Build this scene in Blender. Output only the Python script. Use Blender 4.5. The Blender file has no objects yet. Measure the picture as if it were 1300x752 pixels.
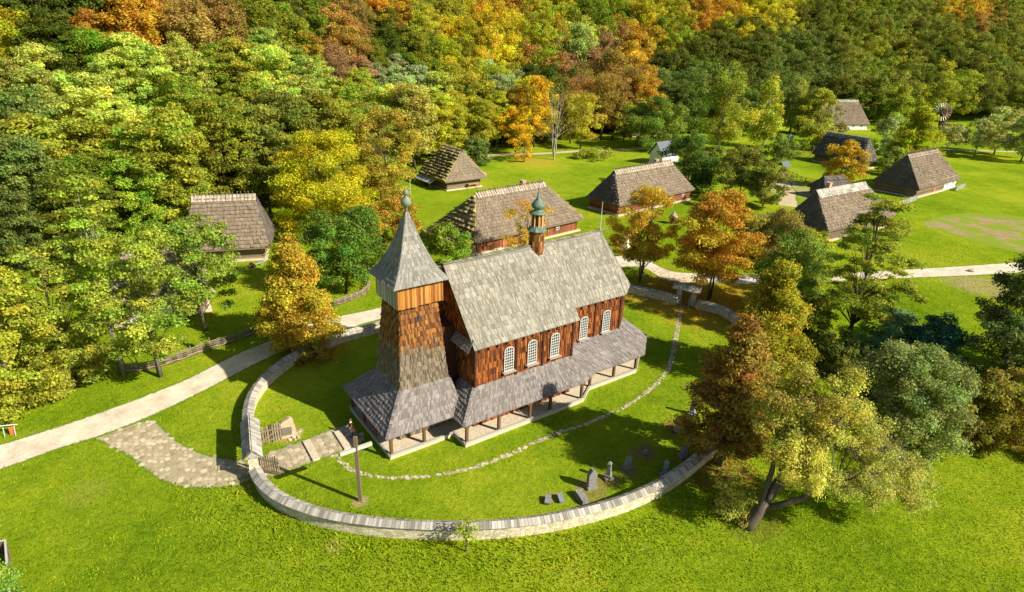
import bpy, math, random
import numpy as np
from mathutils import Vector, Matrix
random.seed(7)
RNG = np.random.default_rng(11)
scene = bpy.context.scene
COL = scene.collection

# ------------------------------------------------------------------ camera
CAM_H, FOC, PITCH, ROLL = 34.0, 782.94, math.radians(22.99), math.radians(1.87)
cam_data = bpy.data.cameras.new('camera'); cam = bpy.data.objects.new('camera', cam_data); COL.objects.link(cam)
cam_data.sensor_width = 36.0; cam_data.lens = 36.0 * FOC / 1300.0
cam_data.clip_start = 0.5; cam_data.clip_end = 6000
cam.matrix_world = Matrix.Translation((0, 0, CAM_H)) @ Matrix.Rotation(math.radians(90) - PITCH, 4, 'X') @ Matrix.Rotation(ROLL, 4, 'Z')
scene.camera = cam
# ------------------------------------------------------------------ light
SUN_EL, SUN_AZ = 34.5, -25.0            # degrees; azimuth of the sun seen from the scene, from +X towards +Y
sun_data = bpy.data.lights.new('sun', 'SUN'); sun = bpy.data.objects.new('sun', sun_data); COL.objects.link(sun)
sun_data.energy = 5.0; sun_data.angle = math.radians(0.5); sun_data.color = (1.0, 0.92, 0.76)
sd = Vector((math.cos(math.radians(SUN_EL)) * math.cos(math.radians(SUN_AZ)), math.cos(math.radians(SUN_EL)) * math.sin(math.radians(SUN_AZ)), math.sin(math.radians(SUN_EL))))
sun.rotation_euler = sd.to_track_quat('Z', 'Y').to_euler()
world = bpy.data.worlds.new('World'); scene.world = world; world.use_nodes = True
wn = world.node_tree.nodes; wl = world.node_tree.links
sky = wn.new('ShaderNodeTexSky'); sky.sky_type = 'NISHITA'; sky.sun_disc = False
sky.sun_elevation = math.radians(SUN_EL); sky.sun_rotation = math.radians(90 - SUN_AZ)
bg = wn['Background']; bg.inputs['Strength'].default_value = 0.062
wl.new(sky.outputs[0], bg.inputs[0])
scene.render.engine = 'CYCLES'
scene.view_settings.view_transform = 'Standard'; scene.view_settings.look = 'None'
scene.view_settings.exposure = 0.66; scene.view_settings.gamma = 1.0

# ------------------------------------------------------------------ placing helpers (points on the ground of the valley)
def ray(px, py):
    x, y = px - 650, py - 376
    c, s = math.cos(ROLL), math.sin(ROLL)
    x, y = (x * c + y * s) / FOC, (-x * s + y * c) / FOC
    return Vector((x, math.cos(PITCH) - y * math.sin(PITCH), -(math.sin(PITCH) + y * math.cos(PITCH))))
def at(px, py, z=0.0):
    d = ray(px, py); t = (z - CAM_H) / d.z
    return Vector((0, 0, CAM_H)) + d * t
def aty(px, py, Y):
    d = ray(px, py); return Vector((0, 0, CAM_H)) + d * (Y / d.y)
def pr(P):
    d = (P[0], P[1], P[2] - CAM_H)
    Z = d[1] * math.cos(PITCH) - d[2] * math.sin(PITCH); Y = -(d[1] * math.sin(PITCH) + d[2] * math.cos(PITCH))
    x, y = FOC * d[0] / Z, FOC * Y / Z
    return 650 + x * math.cos(ROLL) - y * math.sin(ROLL), 376 + x * math.sin(ROLL) + y * math.cos(ROLL), Z
def height_to(b, py):
    lo, hi = 0.0, 60.0
    for _ in range(40):
        m = (lo + hi) / 2
        if pr((b[0], b[1], b[2] + m))[1] > py: lo = m
        else: hi = m
    return m
# terrain: a flat valley floor and a wooded slope rising behind it
FX = [-400, -110, -75, -55, -35, 0, 40, 100, 200, 300, 500]
FY = [40, 60, 95, 125, 190, 232, 262, 285, 330, 350, 380]
def terr(x, y):
    s = np.maximum(0.0, y - np.interp(x, FX, FY))
    r = np.where(s < 30, s * s / 60 * 0.40, 0.40 * (s - 15))
    return np.where(r > 50, 50 + 20 * (1 - np.exp(-(r - 50) / 20)), r)

# ------------------------------------------------------------------ tagging
def props(o, label=None, cat=None, group=None, kind=None):
    if label: o['label'] = label
    if cat: o['category'] = cat
    if group: o['group'] = group
    if kind: o['kind'] = kind
    return o
def thing(name, loc, label, cat, rz=0.0, group=None):
    o = bpy.data.objects.new(name, None); COL.objects.link(o); o.empty_display_size = 0.5
    o.location = loc; o.rotation_euler = (0, 0, rz)
    return props(o, label, cat, group)

# ------------------------------------------------------------------ materials
MATS = {}
def nt(name):
    m = bpy.data.materials.new(name); m.use_nodes = True
    n, l = m.node_tree.nodes, m.node_tree.links
    b = n['Principled BSDF']; b.inputs['Specular IOR Level'].default_value = 0.25
    return m, n, l, b
def ramp(n, stops):
    r = n.new('ShaderNodeValToRGB'); e = r.color_ramp.elements
    while len(e) > 1: e.remove(e[-1])
    e[0].position = stops[0][0]; e[0].color = (*stops[0][1], 1)
    for p, c in stops[1:]:
        x = e.new(p); x.color = (*c, 1)
    return r
def noise(n, l, scale, detail=4, rough=.6, vec=None, dist=0.0):
    t = n.new('ShaderNodeTexNoise'); t.inputs['Scale'].default_value = scale; t.inputs['Detail'].default_value = detail
    t.inputs['Roughness'].default_value = rough; t.inputs['Distortion'].default_value = dist
    if vec is not None: l.new(vec, t.inputs['Vector'])
    return t
def math_(n, l, op, a, b=None, clamp=False):
    m = n.new('ShaderNodeMath'); m.operation = op; m.use_clamp = clamp
    for i, v in enumerate((a, b)):
        if v is None: continue
        if isinstance(v, (int, float)): m.inputs[i].default_value = v
        else: l.new(v, m.inputs[i])
    return m.outputs[0]
def mixc(n, l, f, a, b, mode='MIX'):
    m = n.new('ShaderNodeMix'); m.data_type = 'RGBA'; m.blend_type = mode
    for i, v in ((0, f), (6, a), (7, b)):
        if isinstance(v, (int, float)): m.inputs[i].default_value = v
        elif isinstance(v, tuple): m.inputs[i].default_value = (*v, 1)
        else: l.new(v, m.inputs[i])
    return m.outputs[2]
def attr(n, name):
    a = n.new('ShaderNodeAttribute'); a.attribute_name = name; return a.outputs['Fac']
def bump(n, l, h, strength, dist, b):
    u = n.new('ShaderNodeBump'); u.inputs['Strength'].default_value = strength; u.inputs['Distance'].default_value = dist
    l.new(h, u.inputs['Height']); l.new(u.outputs[0], b.inputs['Normal'])
def wood_mat(name, stops, scale=(6, 6, 1.0), rough=.85, bs=.4, moss=None, streak=.45, spec=.25):
    """weathered timber: each board takes its own tone from 'v', streaked along Z"""
    m, n, l, b = nt(name); tc = n.new('ShaderNodeTexCoord')
    mp = n.new('ShaderNodeMapping'); mp.inputs['Scale'].default_value = scale; l.new(tc.outputs['Object'], mp.inputs['Vector'])
    ns = noise(n, l, 3.0, 5, .65, mp.outputs[0])
    f = math_(n, l, 'ADD', math_(n, l, 'MULTIPLY', attr(n, 'v'), 1 - streak), math_(n, l, 'MULTIPLY', ns.outputs['Fac'], streak))
    r = ramp(n, stops); l.new(f, r.inputs[0]); c = r.outputs[0]
    big = noise(n, l, .35, 4, .6, tc.outputs['Object'])
    c = mixc(n, l, .5, c, mixc(n, l, big.outputs['Fac'], (.42, .42, .42), (1.45, 1.42, 1.4)), 'MULTIPLY')
    if moss:
        ms = noise(n, l, .9, 5, .7, tc.outputs['Object']); k = math_(n, l, 'MULTIPLY', math_(n, l, 'SUBTRACT', ms.outputs['Fac'], .5), 5, True)
        c = mixc(n, l, math_(n, l, 'MULTIPLY', k, moss[1]), c, moss[0])
    l.new(c, b.inputs['Base Color']); b.inputs['Roughness'].default_value = rough; b.inputs['Specular IOR Level'].default_value = spec
    bump(n, l, ns.outputs['Fac'], bs, .03, b); MATS[name] = m; return m
def plain(name, c1, c2=None, scale=3, rough=.8, bs=.3, spec=.25, metal=0):
    m, n, l, b = nt(name); tc = n.new('ShaderNodeTexCoord')
    ns = noise(n, l, scale, 6, .65, tc.outputs['Object'])
    r = ramp(n, [(.3, c1), (.7, c2 or c1)]); l.new(ns.outputs['Fac'], r.inputs[0]); l.new(r.outputs[0], b.inputs['Base Color'])
    b.inputs['Roughness'].default_value = rough; b.inputs['Specular IOR Level'].default_value = spec; b.inputs['Metallic'].default_value = metal
    if bs: bump(n, l, ns.outputs['Fac'], bs, .05, b)
    MATS[name] = m; return m

wood_mat('roof_shingle', [(.14, (.11, .10, .08)), (.38, (.215, .20, .16)), (.6, (.32, .30, .25)), (.88, (.54, .51, .44))], (7, 7, 2.5), moss=((.21, .20, .12), .5), streak=.55)
wood_mat('skirt_shingle', [(.1, (.10, .085, .08)), (.45, (.20, .178, .165)), (.7, (.29, .26, .245)), (.95, (.42, .39, .37))], (8, 8, 8), moss=((.19, .17, .15), .4))
wood_mat('spire_shingle', [(.1, (.12, .115, .10)), (.45, (.235, .225, .20)), (.7, (.33, .315, .28)), (.95, (.47, .45, .41))], (8, 8, 8))
wood_mat('wall_shingle', [(.2, (.022, .009, .004)), (.42, (.085, .024, .008)), (.56, (.21, .060, .014)), (.70, (.42, .145, .028)), (.9, (.62, .30, .09))], (9, 9, 1.0), streak=.62)
wood_mat('tower_shingle', [(.2, (.035, .018, .009)), (.42, (.13, .050, .015)), (.56, (.26, .105, .026)), (.70, (.42, .195, .05)), (.9, (.58, .36, .15))], (9, 9, 1.0), streak=.62)
wood_mat('tower_grey', [(.15, (.05, .036, .022)), (.45, (.135, .105, .072)), (.7, (.26, .215, .155)), (.95, (.42, .36, .28))], (9, 9, 1.0), streak=.6)
wood_mat('plank_orange', [(.15, (.09, .03, .010)), (.38, (.28, .105, .022)), (.58, (.48, .20, .04)), (.9, (.66, .38, .13))], (9, 9, .5), streak=.6)
wood_mat('dark_timber', [(.2, (.03, .012, .007)), (.8, (.12, .04, .018))], (6, 6, 1))
wood_mat('post_timber', [(.2, (.07, .04, .02)), (.8, (.25, .15, .07))], (6, 6, 1))
wood_mat('grey_timber', [(.2, (.22, .20, .17)), (.8, (.55, .52, .46))], (8, 8, 1))
wood_mat('fence_timber', [(.2, (.10, .075, .05)), (.8, (.36, .29, .20))], (8, 8, 1))
wood_mat('brown_plank', [(.15, (.10, .035, .015)), (.8, (.34, .12, .05))], (9, 9, .6))
wood_mat('log_timber', [(.15, (.10, .07, .045)), (.85, (.32, .24, .16))], (1.5, 1.5, 6))
wood_mat('log_red', [(.15, (.17, .045, .025)), (.85, (.36, .13, .075))], (1.5, 1.5, 6))
wood_mat('honey_timber', [(.15, (.36, .19, .06)), (.85, (.66, .42, .18))], (4, 4, 4))
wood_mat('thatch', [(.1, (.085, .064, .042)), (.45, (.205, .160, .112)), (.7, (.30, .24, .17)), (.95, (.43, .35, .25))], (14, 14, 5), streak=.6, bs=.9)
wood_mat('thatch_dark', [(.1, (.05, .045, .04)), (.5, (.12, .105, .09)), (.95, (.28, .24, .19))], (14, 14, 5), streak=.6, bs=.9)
wood_mat('thatch_moss', [(.1, (.12, .09, .04)), (.5, (.30, .24, .10)), (.95, (.62, .52, .32))], (14, 14, 5), streak=.6, bs=.9, moss=((.16, .22, .02), .8))
wood_mat('thatch_cap', [(.1, (.28, .23, .16)), (.5, (.45, .38, .29)), (.95, (.64, .57, .46))], (14, 14, 5), streak=.5, bs=.8)
wood_mat('bark', [(.2, (.05, .04, .03)), (.8, (.19, .155, .12))], (6, 6, 1), bs=.8)
wood_mat('bark_grey', [(.2, (.12, .10, .08)), (.8, (.34, .30, .25))], (4, 4, 2), bs=.5)
wood_mat('bark_pale', [(.2, (.25, .23, .19)), (.8, (.66, .63, .56))], (4, 4, 2), bs=.4)
plain('whitewash', (.72, .72, .70), (.84, .83, .80), 2)
plain('window_white', (.52, .51, .47), (.66, .65, .60), 5, bs=0)
plain('glass', (.03, .04, .05), (.07, .09, .11), 3, rough=.15, bs=0, spec=.6)
plain('stone_slab', (.46, .38, .26), (.72, .62, .46), 4)
plain('grave_stone', (.13, .13, .115), (.33, .32, .29), 5)
plain('grave_dark', (.13, .14, .16), (.30, .32, .36), 5)
plain('boulder', (.30, .26, .20), (.55, .48, .38), 3)
plain('boulder_warm', (.42, .27, .14), (.66, .50, .33), 3)
plain('bronze', (.13, .12, .10), (.22, .21, .17), 8, rough=.5)
plain('verdigris', (.06, .115, .085), (.19, .27, .21), 3, rough=.6)
plain('patina_dark', (.12, .15, .11), (.28, .31, .24), 6, rough=.6)
plain('metal_grey', (.30, .33, .35), (.45, .47, .5), 3, rough=.5)
plain('slate', (.10, .115, .14), (.19, .21, .25), 6)
plain('mast', (.55, .55, .52), None, 3, rough=.5, bs=0)
plain('brick', (.40, .24, .17), (.62, .44, .34), 6)
plain('door_paint', (.42, .13, .07), (.50, .18, .10), 4)
plain('sign_white', (.80, .78, .78), None, 3, bs=0)
plain('sign_print', (.55, .48, .62), None, 3, bs=0)
plain('sign_red', (.60, .16, .05), (.66, .20, .08), 3, bs=0)
plain('skin', (.55, .33, .23), None, 3, bs=0, rough=.55)
plain('hair', (.10, .045, .02), (.16, .07, .03), 30, bs=.3)
plain('shirt', (.018, .018, .025), (.03, .03, .04), 9, bs=.2)
plain('collar_white', (.75, .74, .72), None, 9, bs=0)
plain('jeans', (.20, .26, .38), (.28, .35, .48), 9, bs=.2)
plain('shoe', (.02, .03, .09), None, 9, bs=0)
plain('bag_orange', (.75, .27, .05), (.80, .34, .08), 9, bs=.1)

def leaf_mat():
    m, n, l, b = nt('leaf'); oi = n.new('ShaderNodeObjectInfo')
    v = attr(n, 'v'); w = attr(n, 'w')
    hs = n.new('ShaderNodeHueSaturation'); l.new(oi.outputs['Color'], hs.inputs['Color'])
    l.new(math_(n, l, 'ADD', math_(n, l, 'MULTIPLY', w, .08), .46), hs.inputs['Hue'])
    l.new(math_(n, l, 'ADD', math_(n, l, 'MULTIPLY', v, 1.3), .35), hs.inputs['Value'])
    l.new(hs.outputs[0], b.inputs['Base Color']); b.inputs['Roughness'].default_value = .6; b.inputs['Specular IOR Level'].default_value = .08
    tr = n.new('ShaderNodeBsdfTranslucent'); l.new(mixc(n, l, 1.0, hs.outputs[0], (1.25, 1.15, .5), 'MULTIPLY'), tr.inputs['Color'])
    mx = n.new('ShaderNodeMixShader'); mx.inputs[0].default_value = .48
    l.new(b.outputs[0], mx.inputs[1]); l.new(tr.outputs[0], mx.inputs[2]); l.new(mx.outputs[0], n['Material Output'].inputs[0])
    MATS['leaf'] = m
leaf_mat()
def blob(n, l, pos, cx, cy, r, wob, soft=.35):
    """0..1 patch round a spot of the ground (bare soil, fallen leaves), edge broken by noise"""
    vm = n.new('ShaderNodeVectorMath'); vm.operation = 'DISTANCE'; l.new(pos, vm.inputs[0]); vm.inputs[1].default_value = (cx, cy, 0)
    d = math_(n, l, 'ADD', math_(n, l, 'DIVIDE', vm.outputs['Value'], r), math_(n, l, 'MULTIPLY', math_(n, l, 'SUBTRACT', wob, .5), 1.6))
    return math_(n, l, 'DIVIDE', math_(n, l, 'SUBTRACT', 1.0, d), soft, True)
def ground_mat():
    m, n, l, b = nt('grass_ground'); g = n.new('ShaderNodeNewGeometry'); pos = g.outputs['Position']
    n1 = noise(n, l, .045, 5, .6, pos); n2 = noise(n, l, .45, 6, .7, pos); n3 = noise(n, l, 7.0, 5, .8, pos); n4 = noise(n, l, 1.9, 5, .75, pos)
    f = math_(n, l, 'ADD', math_(n, l, 'MULTIPLY', n1.outputs['Fac'], .45), math_(n, l, 'ADD', math_(n, l, 'MULTIPLY', n2.outputs['Fac'], .25), math_(n, l, 'MULTIPLY', n4.outputs['Fac'], .30)))
    r = ramp(n, [(.38, (.085, .165, .006)), (.45, (.165, .265, .009)), (.52, (.245, .340, .014)), (.58, (.34, .39, .022)), (.68, (.44, .39, .06))]); l.new(f, r.inputs[0])
    c = mixc(n, l, .75, r.outputs[0], mixc(n, l, n3.outputs['Fac'], (.25, .30, .25), (1.75, 1.65, 1.75)), 'MULTIPLY')
    # straw and soil showing in the rough bank outside the wall
    dry = noise(n, l, .55, 8, .8, pos); k = math_(n, l, 'MULTIPLY', math_(n, l, 'SUBTRACT', dry.outputs['Fac'], .58), 7, True)
    c = mixc(n, l, math_(n, l, 'MULTIPLY', k, .5), c, (.40, .33, .10))
    for (px, py, rr, col, a) in SPOTS:
        p = at(px, py); s = blob(n, l, pos, p.x, p.y, rr, n2.outputs['Fac'] if rr > 3 else n4.outputs['Fac'])
        c = mixc(n, l, math_(n, l, 'MULTIPLY', s, a), c, col)
    # the wooded slope is covered with fallen leaves
    sep = n.new('ShaderNodeSeparateXYZ'); l.new(pos, sep.inputs[0])
    lit = ramp(n, [(.35, (.05, .07, .012)), (.6, (.15, .09, .03))]); l.new(n2.outputs['Fac'], lit.inputs[0])
    c = mixc(n, l, math_(n, l, 'MULTIPLY', math_(n, l, 'SUBTRACT', sep.outputs[2], .4), .8, True), c, lit.outputs[0])
    l.new(c, b.inputs['Base Color']); b.inputs['Roughness'].default_value = 1; b.inputs['Specular IOR Level'].default_value = 0.0
    h = math_(n, l, 'ADD', math_(n, l, 'MULTIPLY', n3.outputs['Fac'], .35), math_(n, l, 'MULTIPLY', n4.outputs['Fac'], .9)); bump(n, l, h, .8, .28, b)
    MATS['ground'] = m
LEAFY = (.46, .32, .035); SOIL = (.36, .27, .15)
SPOTS = [(457, 637, .75, (.44, .33, .19), .8), (365, 552, 1.5, (.46, .34, .16), .6), (819, 575, 1.5, (.25, .16, .07), .7), (750, 622, 1.6, (.28, .18, .08), .6), (700, 632, 1.0, (.34, .22, .08), .5),
         (797, 598, 1.1, (.30, .2, .08), .6), (862, 543, 1.6, (.33, .2, .09), .6), (772, 610, 1.1, (.3, .2, .08), .6), (900, 386, 10, LEAFY, .95), (940, 380, 8, LEAFY, .8), (835, 375, 7, LEAFY, .75), (855, 367, 7, (.30, .19, .05), .6),
         (912, 595, 3.2, (.30, .26, .06), .6), (930, 500, 5, (.34, .25, .07), .5), (950, 655, 3, (.16, .10, .04), .4), (400, 445, 3.4, LEAFY, .55), (678, 205, 9, (.42, .33, .04), .7), (905, 192, 12, (.40, .32, .05), .6),
         (745, 165, 16, (.30, .17, .06), .75), (1245, 362, 6, (.42, .33, .17), .7), (1010, 243, 8, (.46, .38, .22), .6), (990, 232, 6, (.5, .42, .25), .7),
         (40, 560, 1.8, (.40, .36, .10), .5), (424, 694, .8, (.42, .34, .12), .45), (810, 430, 2.5, (.32, .30, .05), .4), (320, 615, 1.2, (.36, .27, .13), .5), (110, 625, 2.2, (.30, .33, .04), .5)]
ground_mat()
def road_mat(name, stops, edgecol=(.13, .22, .02), es=1.0, blot=2.2, amp=1.1, thr=.52):
    m, n, l, b = nt(name); g = n.new('ShaderNodeNewGeometry'); pos = g.outputs['Position']
    n1 = noise(n, l, .5, 6, .7, pos); n2 = noise(n, l, 9, 5, .7, pos); n3 = noise(n, l, blot, 5, .7, pos)
    f = math_(n, l, 'ADD', math_(n, l, 'MULTIPLY', n1.outputs['Fac'], .6), math_(n, l, 'MULTIPLY', n2.outputs['Fac'], .4))
    r = ramp(n, stops); l.new(f, r.inputs[0])
    k = math_(n, l, 'MULTIPLY', math_(n, l, 'SUBTRACT', math_(n, l, 'ADD', attr(n, 'v'), math_(n, l, 'MULTIPLY', math_(n, l, 'SUBTRACT', n3.outputs['Fac'], .5), amp)), thr), 6 * es, True)
    c = mixc(n, l, k, r.outputs[0], mixc(n, l, n2.outputs['Fac'], tuple(x * .5 for x in edgecol), tuple(x * 1.6 for x in edgecol)))
    l.new(c, b.inputs['Base Color']); b.inputs['Roughness'].default_value = .95; b.inputs['Specular IOR Level'].default_value = .1
    bump(n, l, n2.outputs['Fac'], .5, .06, b); MATS[name] = m
road_mat('road_gravel', [(.32, (.40, .33, .23)), (.46, (.60, .52, .39)), (.58, (.74, .67, .53)), (.7, (.82, .77, .65))])
road_mat('joint_soil', [(.3, (.30, .25, .13)), (.5, (.40, .34, .20)), (.7, (.50, .43, .28))])
road_mat('path_dirt', [(.3, (.42, .32, .19)), (.7, (.66, .55, .36))])
def masonry_mat():
    m, n, l, b = nt('masonry'); g = n.new('ShaderNodeNewGeometry'); pos = g.outputs['Position']
    mp = n.new('ShaderNodeMapping'); mp.inputs['Scale'].default_value = (1, 1, 1.9); l.new(pos, mp.inputs[0])
    v = n.new('ShaderNodeTexVoronoi'); v.inputs['Scale'].default_value = 2.7; l.new(mp.outputs[0], v.inputs['Vector'])
    e = n.new('ShaderNodeTexVoronoi'); e.feature = 'DISTANCE_TO_EDGE'; e.inputs['Scale'].default_value = 2.7; l.new(mp.outputs[0], e.inputs['Vector'])
    s = n.new('ShaderNodeSeparateColor'); l.new(v.outputs['Color'], s.inputs[0])
    r = ramp(n, [(.0, (.50, .43, .29)), (.5, (.68, .60, .43)), (1, (.80, .73, .56))]); l.new(s.outputs[0], r.inputs[0])
    k = math_(n, l, 'MULTIPLY', e.outputs['Distance'], 16, True)
    c = mixc(n, l, k, (.52, .45, .32), r.outputs[0]); n2 = noise(n, l, 2.5, 6, .7, pos)
    c = mixc(n, l, .6, c, mixc(n, l, n2.outputs['Fac'], (.45, .45, .42), (1.5, 1.5, 1.5)), 'MULTIPLY')
    l.new(c, b.inputs['Base Color']); b.inputs['Roughness'].default_value = .9; bump(n, l, k, .7, .05, b); MATS['masonry'] = m
masonry_mat()

# ------------------------------------------------------------------ mesh building
class MB:
    def __init__(s): s.v = []; s.f = []; s.a = []
    def quad(s, p, val=.5):
        i = len(s.v); s.v += [tuple(q) for q in p]; s.f.append(tuple(range(i, i + len(p)))); s.a.append(val)
    def box(s, c, d, rz=0.0, val=.5, M=None):
        hx, hy, hz = d[0] / 2, d[1] / 2, d[2] / 2; co, si = math.cos(rz), math.sin(rz); i = len(s.v)
        for z in (-hz, hz):
            for x, y in ((-hx, -hy), (hx, -hy), (hx, hy), (-hx, hy)):
                if M is None: s.v.append((c[0] + x * co - y * si, c[1] + x * si + y * co, c[2] + z))
                else: s.v.append(tuple(M @ Vector((c[0] + x, c[1] + y, c[2] + z))))
        for f in ((0, 3, 2, 1), (4, 5, 6, 7), (0, 1, 5, 4), (1, 2, 6, 5), (2, 3, 7, 6), (3, 0, 4, 7)):
            s.f.append(tuple(i + k for k in f)); s.a.append(val)
    def beam(s, p, q, w, h, val=.5):
        """square bar from p to q"""
        p, q = Vector(p), Vector(q); d = (q - p).normalized(); up = Vector((0, 0, 1)) if abs(d.z) < .95 else Vector((0, 1, 0))
        a = d.cross(up).normalized() * w / 2; b = a.cross(d).normalized() * h / 2; i = len(s.v)
        for o in (p, q):
            for k, m in ((-1, -1), (1, -1), (1, 1), (-1, 1)): s.v.append(tuple(o + a * k + b * m))
        for f in ((0, 3, 2, 1), (4, 5, 6, 7), (0, 1, 5, 4), (1, 2, 6, 5), (2, 3, 7, 6), (3, 0, 4, 7)):
            s.f.append(tuple(i + k for k in f)); s.a.append(val)
    def tube(s, pts, rad, n=7, val=.5, cap=True):
        P = [Vector(p) for p in pts]; i = len(s.v)
        for k, p in enumerate(P):
            d = (P[min(k + 1, len(P) - 1)] - P[max(k - 1, 0)])
            d = d.normalized() if d.length > 0 else Vector((0, 0, 1))
            up = Vector((0, 0, 1)) if abs(d.z) < .9 else Vector((1, 0, 0))
            a = d.cross(up).normalized(); b = a.cross(d)
            for j in range(n):
                t = 2 * math.pi * j / n; s.v.append(tuple(p + (a * math.cos(t) + b * math.sin(t)) * rad[k]))
        for k in range(len(P) - 1):
            for j in range(n):
                s.f.append((i + k * n + j, i + k * n + (j + 1) % n, i + (k + 1) * n + (j + 1) % n, i + (k + 1) * n + j)); s.a.append(val)
        if cap:
            s.f.append(tuple(i + j for j in reversed(range(n)))); s.a.append(val)
            s.f.append(tuple(i + (len(P) - 1) * n + j for j in range(n))); s.a.append(val)
    def lathe(s, c, prof, n=12, val=.5):
        s.tube([(c[0], c[1], c[2] + z) for r, z in prof], [max(r, .001) for r, z in prof], n, val)
    def prism(s, poly, z0, z1, val=.5):
        n = len(poly); i = len(s.v)
        s.v += [(p[0], p[1], z0) for p in poly] + [(p[0], p[1], z1) for p in poly]
        s.f.append(tuple(i + n + j for j in range(n))); s.a.append(val)
        for j in range(n): s.f.append((i + j, i + (j + 1) % n, i + n + (j + 1) % n, i + n + j)); s.a.append(val)
    def build(s, name, mat, parent=None, smooth=False, attrs=True):
        me = bpy.data.meshes.new(name); me.from_pydata(s.v, [], s.f)
        a = me.attributes.new('v', 'FLOAT', 'FACE'); a.data.foreach_set('value', np.array(s.a, np.float32))
        me.materials.append(MATS[mat] if isinstance(mat, str) else mat)
        if smooth: me.polygons.foreach_set('use_smooth', [True] * len(me.polygons))
        o = bpy.data.objects.new(name, me); COL.objects.link(o)
        if parent: o.parent = parent
        return o
def rows(mb, lines, inner, width=.18, thick=.03, over=1.25, jit=.15, dv=None, gap=.02, vj=1.0, ragged=0.0):
    """lay shingles (or thatch bundles) between successive lines, lowest first.  inner = a point inside the building"""
    inner = Vector(inner)
    for k in range(len(lines) - 1):
        A0, A1 = Vector(lines[k][0]), Vector(lines[k][1]); B0, B1 = Vector(lines[k + 1][0]), Vector(lines[k + 1][1])
        along = A1 - A0
        if along.length < .02: continue
        nrm = along.cross(((B0 + B1) - (A0 + A1)))
        if nrm.length < 1e-6: continue
        nrm.normalize()
        if nrm.dot((A0 + A1) / 2 - inner) < 0: nrm = -nrm
        L = along.length; t = 0.0; B0x = A0 + (B0 - A0) * over; B1x = A1 + (B1 - A1) * over
        rowv = random.random()
        while t < 1 - 1e-4:
            w = width * random.uniform(.65, 1.35) / L; t2 = min(1.0, t + w)
            if 1 - t2 < width * .4 / L: t2 = 1.0
            g = gap * (t2 - t)
            a0 = A0.lerp(A1, t + g); a1 = A0.lerp(A1, t2 - g); b0 = B0x.lerp(B1x, t + g); b1 = B0x.lerp(B1x, t2 - g)
            j = random.uniform(-jit, jit); dn = (a0 - b0) * j * .3
            th = thick * random.uniform(.6, 1.4) * (1 + ragged * random.random())
            a0 = a0 + dn; a1 = a1 + dn * (1 + random.uniform(-.4, .4))
            u0, u1 = a0 + nrm * th, a1 + nrm * th; c0, c1 = b0 + nrm * .008, b1 + nrm * .008
            val = min(1, max(0, .5 + (random.random() - .5) * vj + (rowv - .5) * .15)) if dv is None else dv((a0 + b1) / 2)
            i = len(mb.v); mb.v += [tuple(u0), tuple(u1), tuple(c1), tuple(c0), tuple(a0 - nrm * .02), tuple(a1 - nrm * .02)]
            flip = (u1 - u0).cross(c0 - u0).dot(nrm) < 0
            fs = [(0, 1, 2, 3), (4, 5, 1, 0), (4, 0, 3), (1, 5, 2)]
            for f in fs:
                f = tuple(i + q for q in f); mb.f.append(f[::-1] if flip else f); mb.a.append(val)
            t = t2
def plane_lines(poly, exposure):
    """cut a convex roof polygon into horizontal courses (lowest first)"""
    P = [Vector(p) for p in poly]; z0 = min(p.z for p in P); z1 = max(p.z for p in P)
    n = (P[1] - P[0]).cross(P[2] - P[0]).normalized(); sl = math.sqrt(max(1e-6, 1 - n.z ** 2))
    m = max(1, round((z1 - z0) / sl / exposure)); out = []
    for k in range(m + 1):
        z = z0 + (z1 - z0) * k / m; z = min(max(z, z0 + 1e-4), z1 - 1e-4); X = []
        for i in range(len(P)):
            a, b = P[i], P[(i + 1) % len(P)]
            if (a.z - z) * (b.z - z) < 0: X.append(a.lerp(b, (z - a.z) / (b.z - a.z)))
        if len(X) >= 2:
            d = Vector((n.y, -n.x, 0)); X.sort(key=lambda q: q.dot(d)); out.append((X[0], X[-1]))
    return out
def shingle(mb, poly, inner, exposure=.4, **kw): rows(mb, plane_lines(poly, exposure), inner, **kw)
def hip_caps(mb, p, q, w=.3, step=.35, th=.06):
    p, q = Vector(p), Vector(q); L = (q - p).length; n = max(1, int(L / step)); d = (q - p) / n
    for k in range(n):
        a = p + d * k; b = a + d * 1.15; mb.beam(a + Vector((0, 0, th)), b + Vector((0, 0, .01)), w, .05, random.random())

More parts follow.
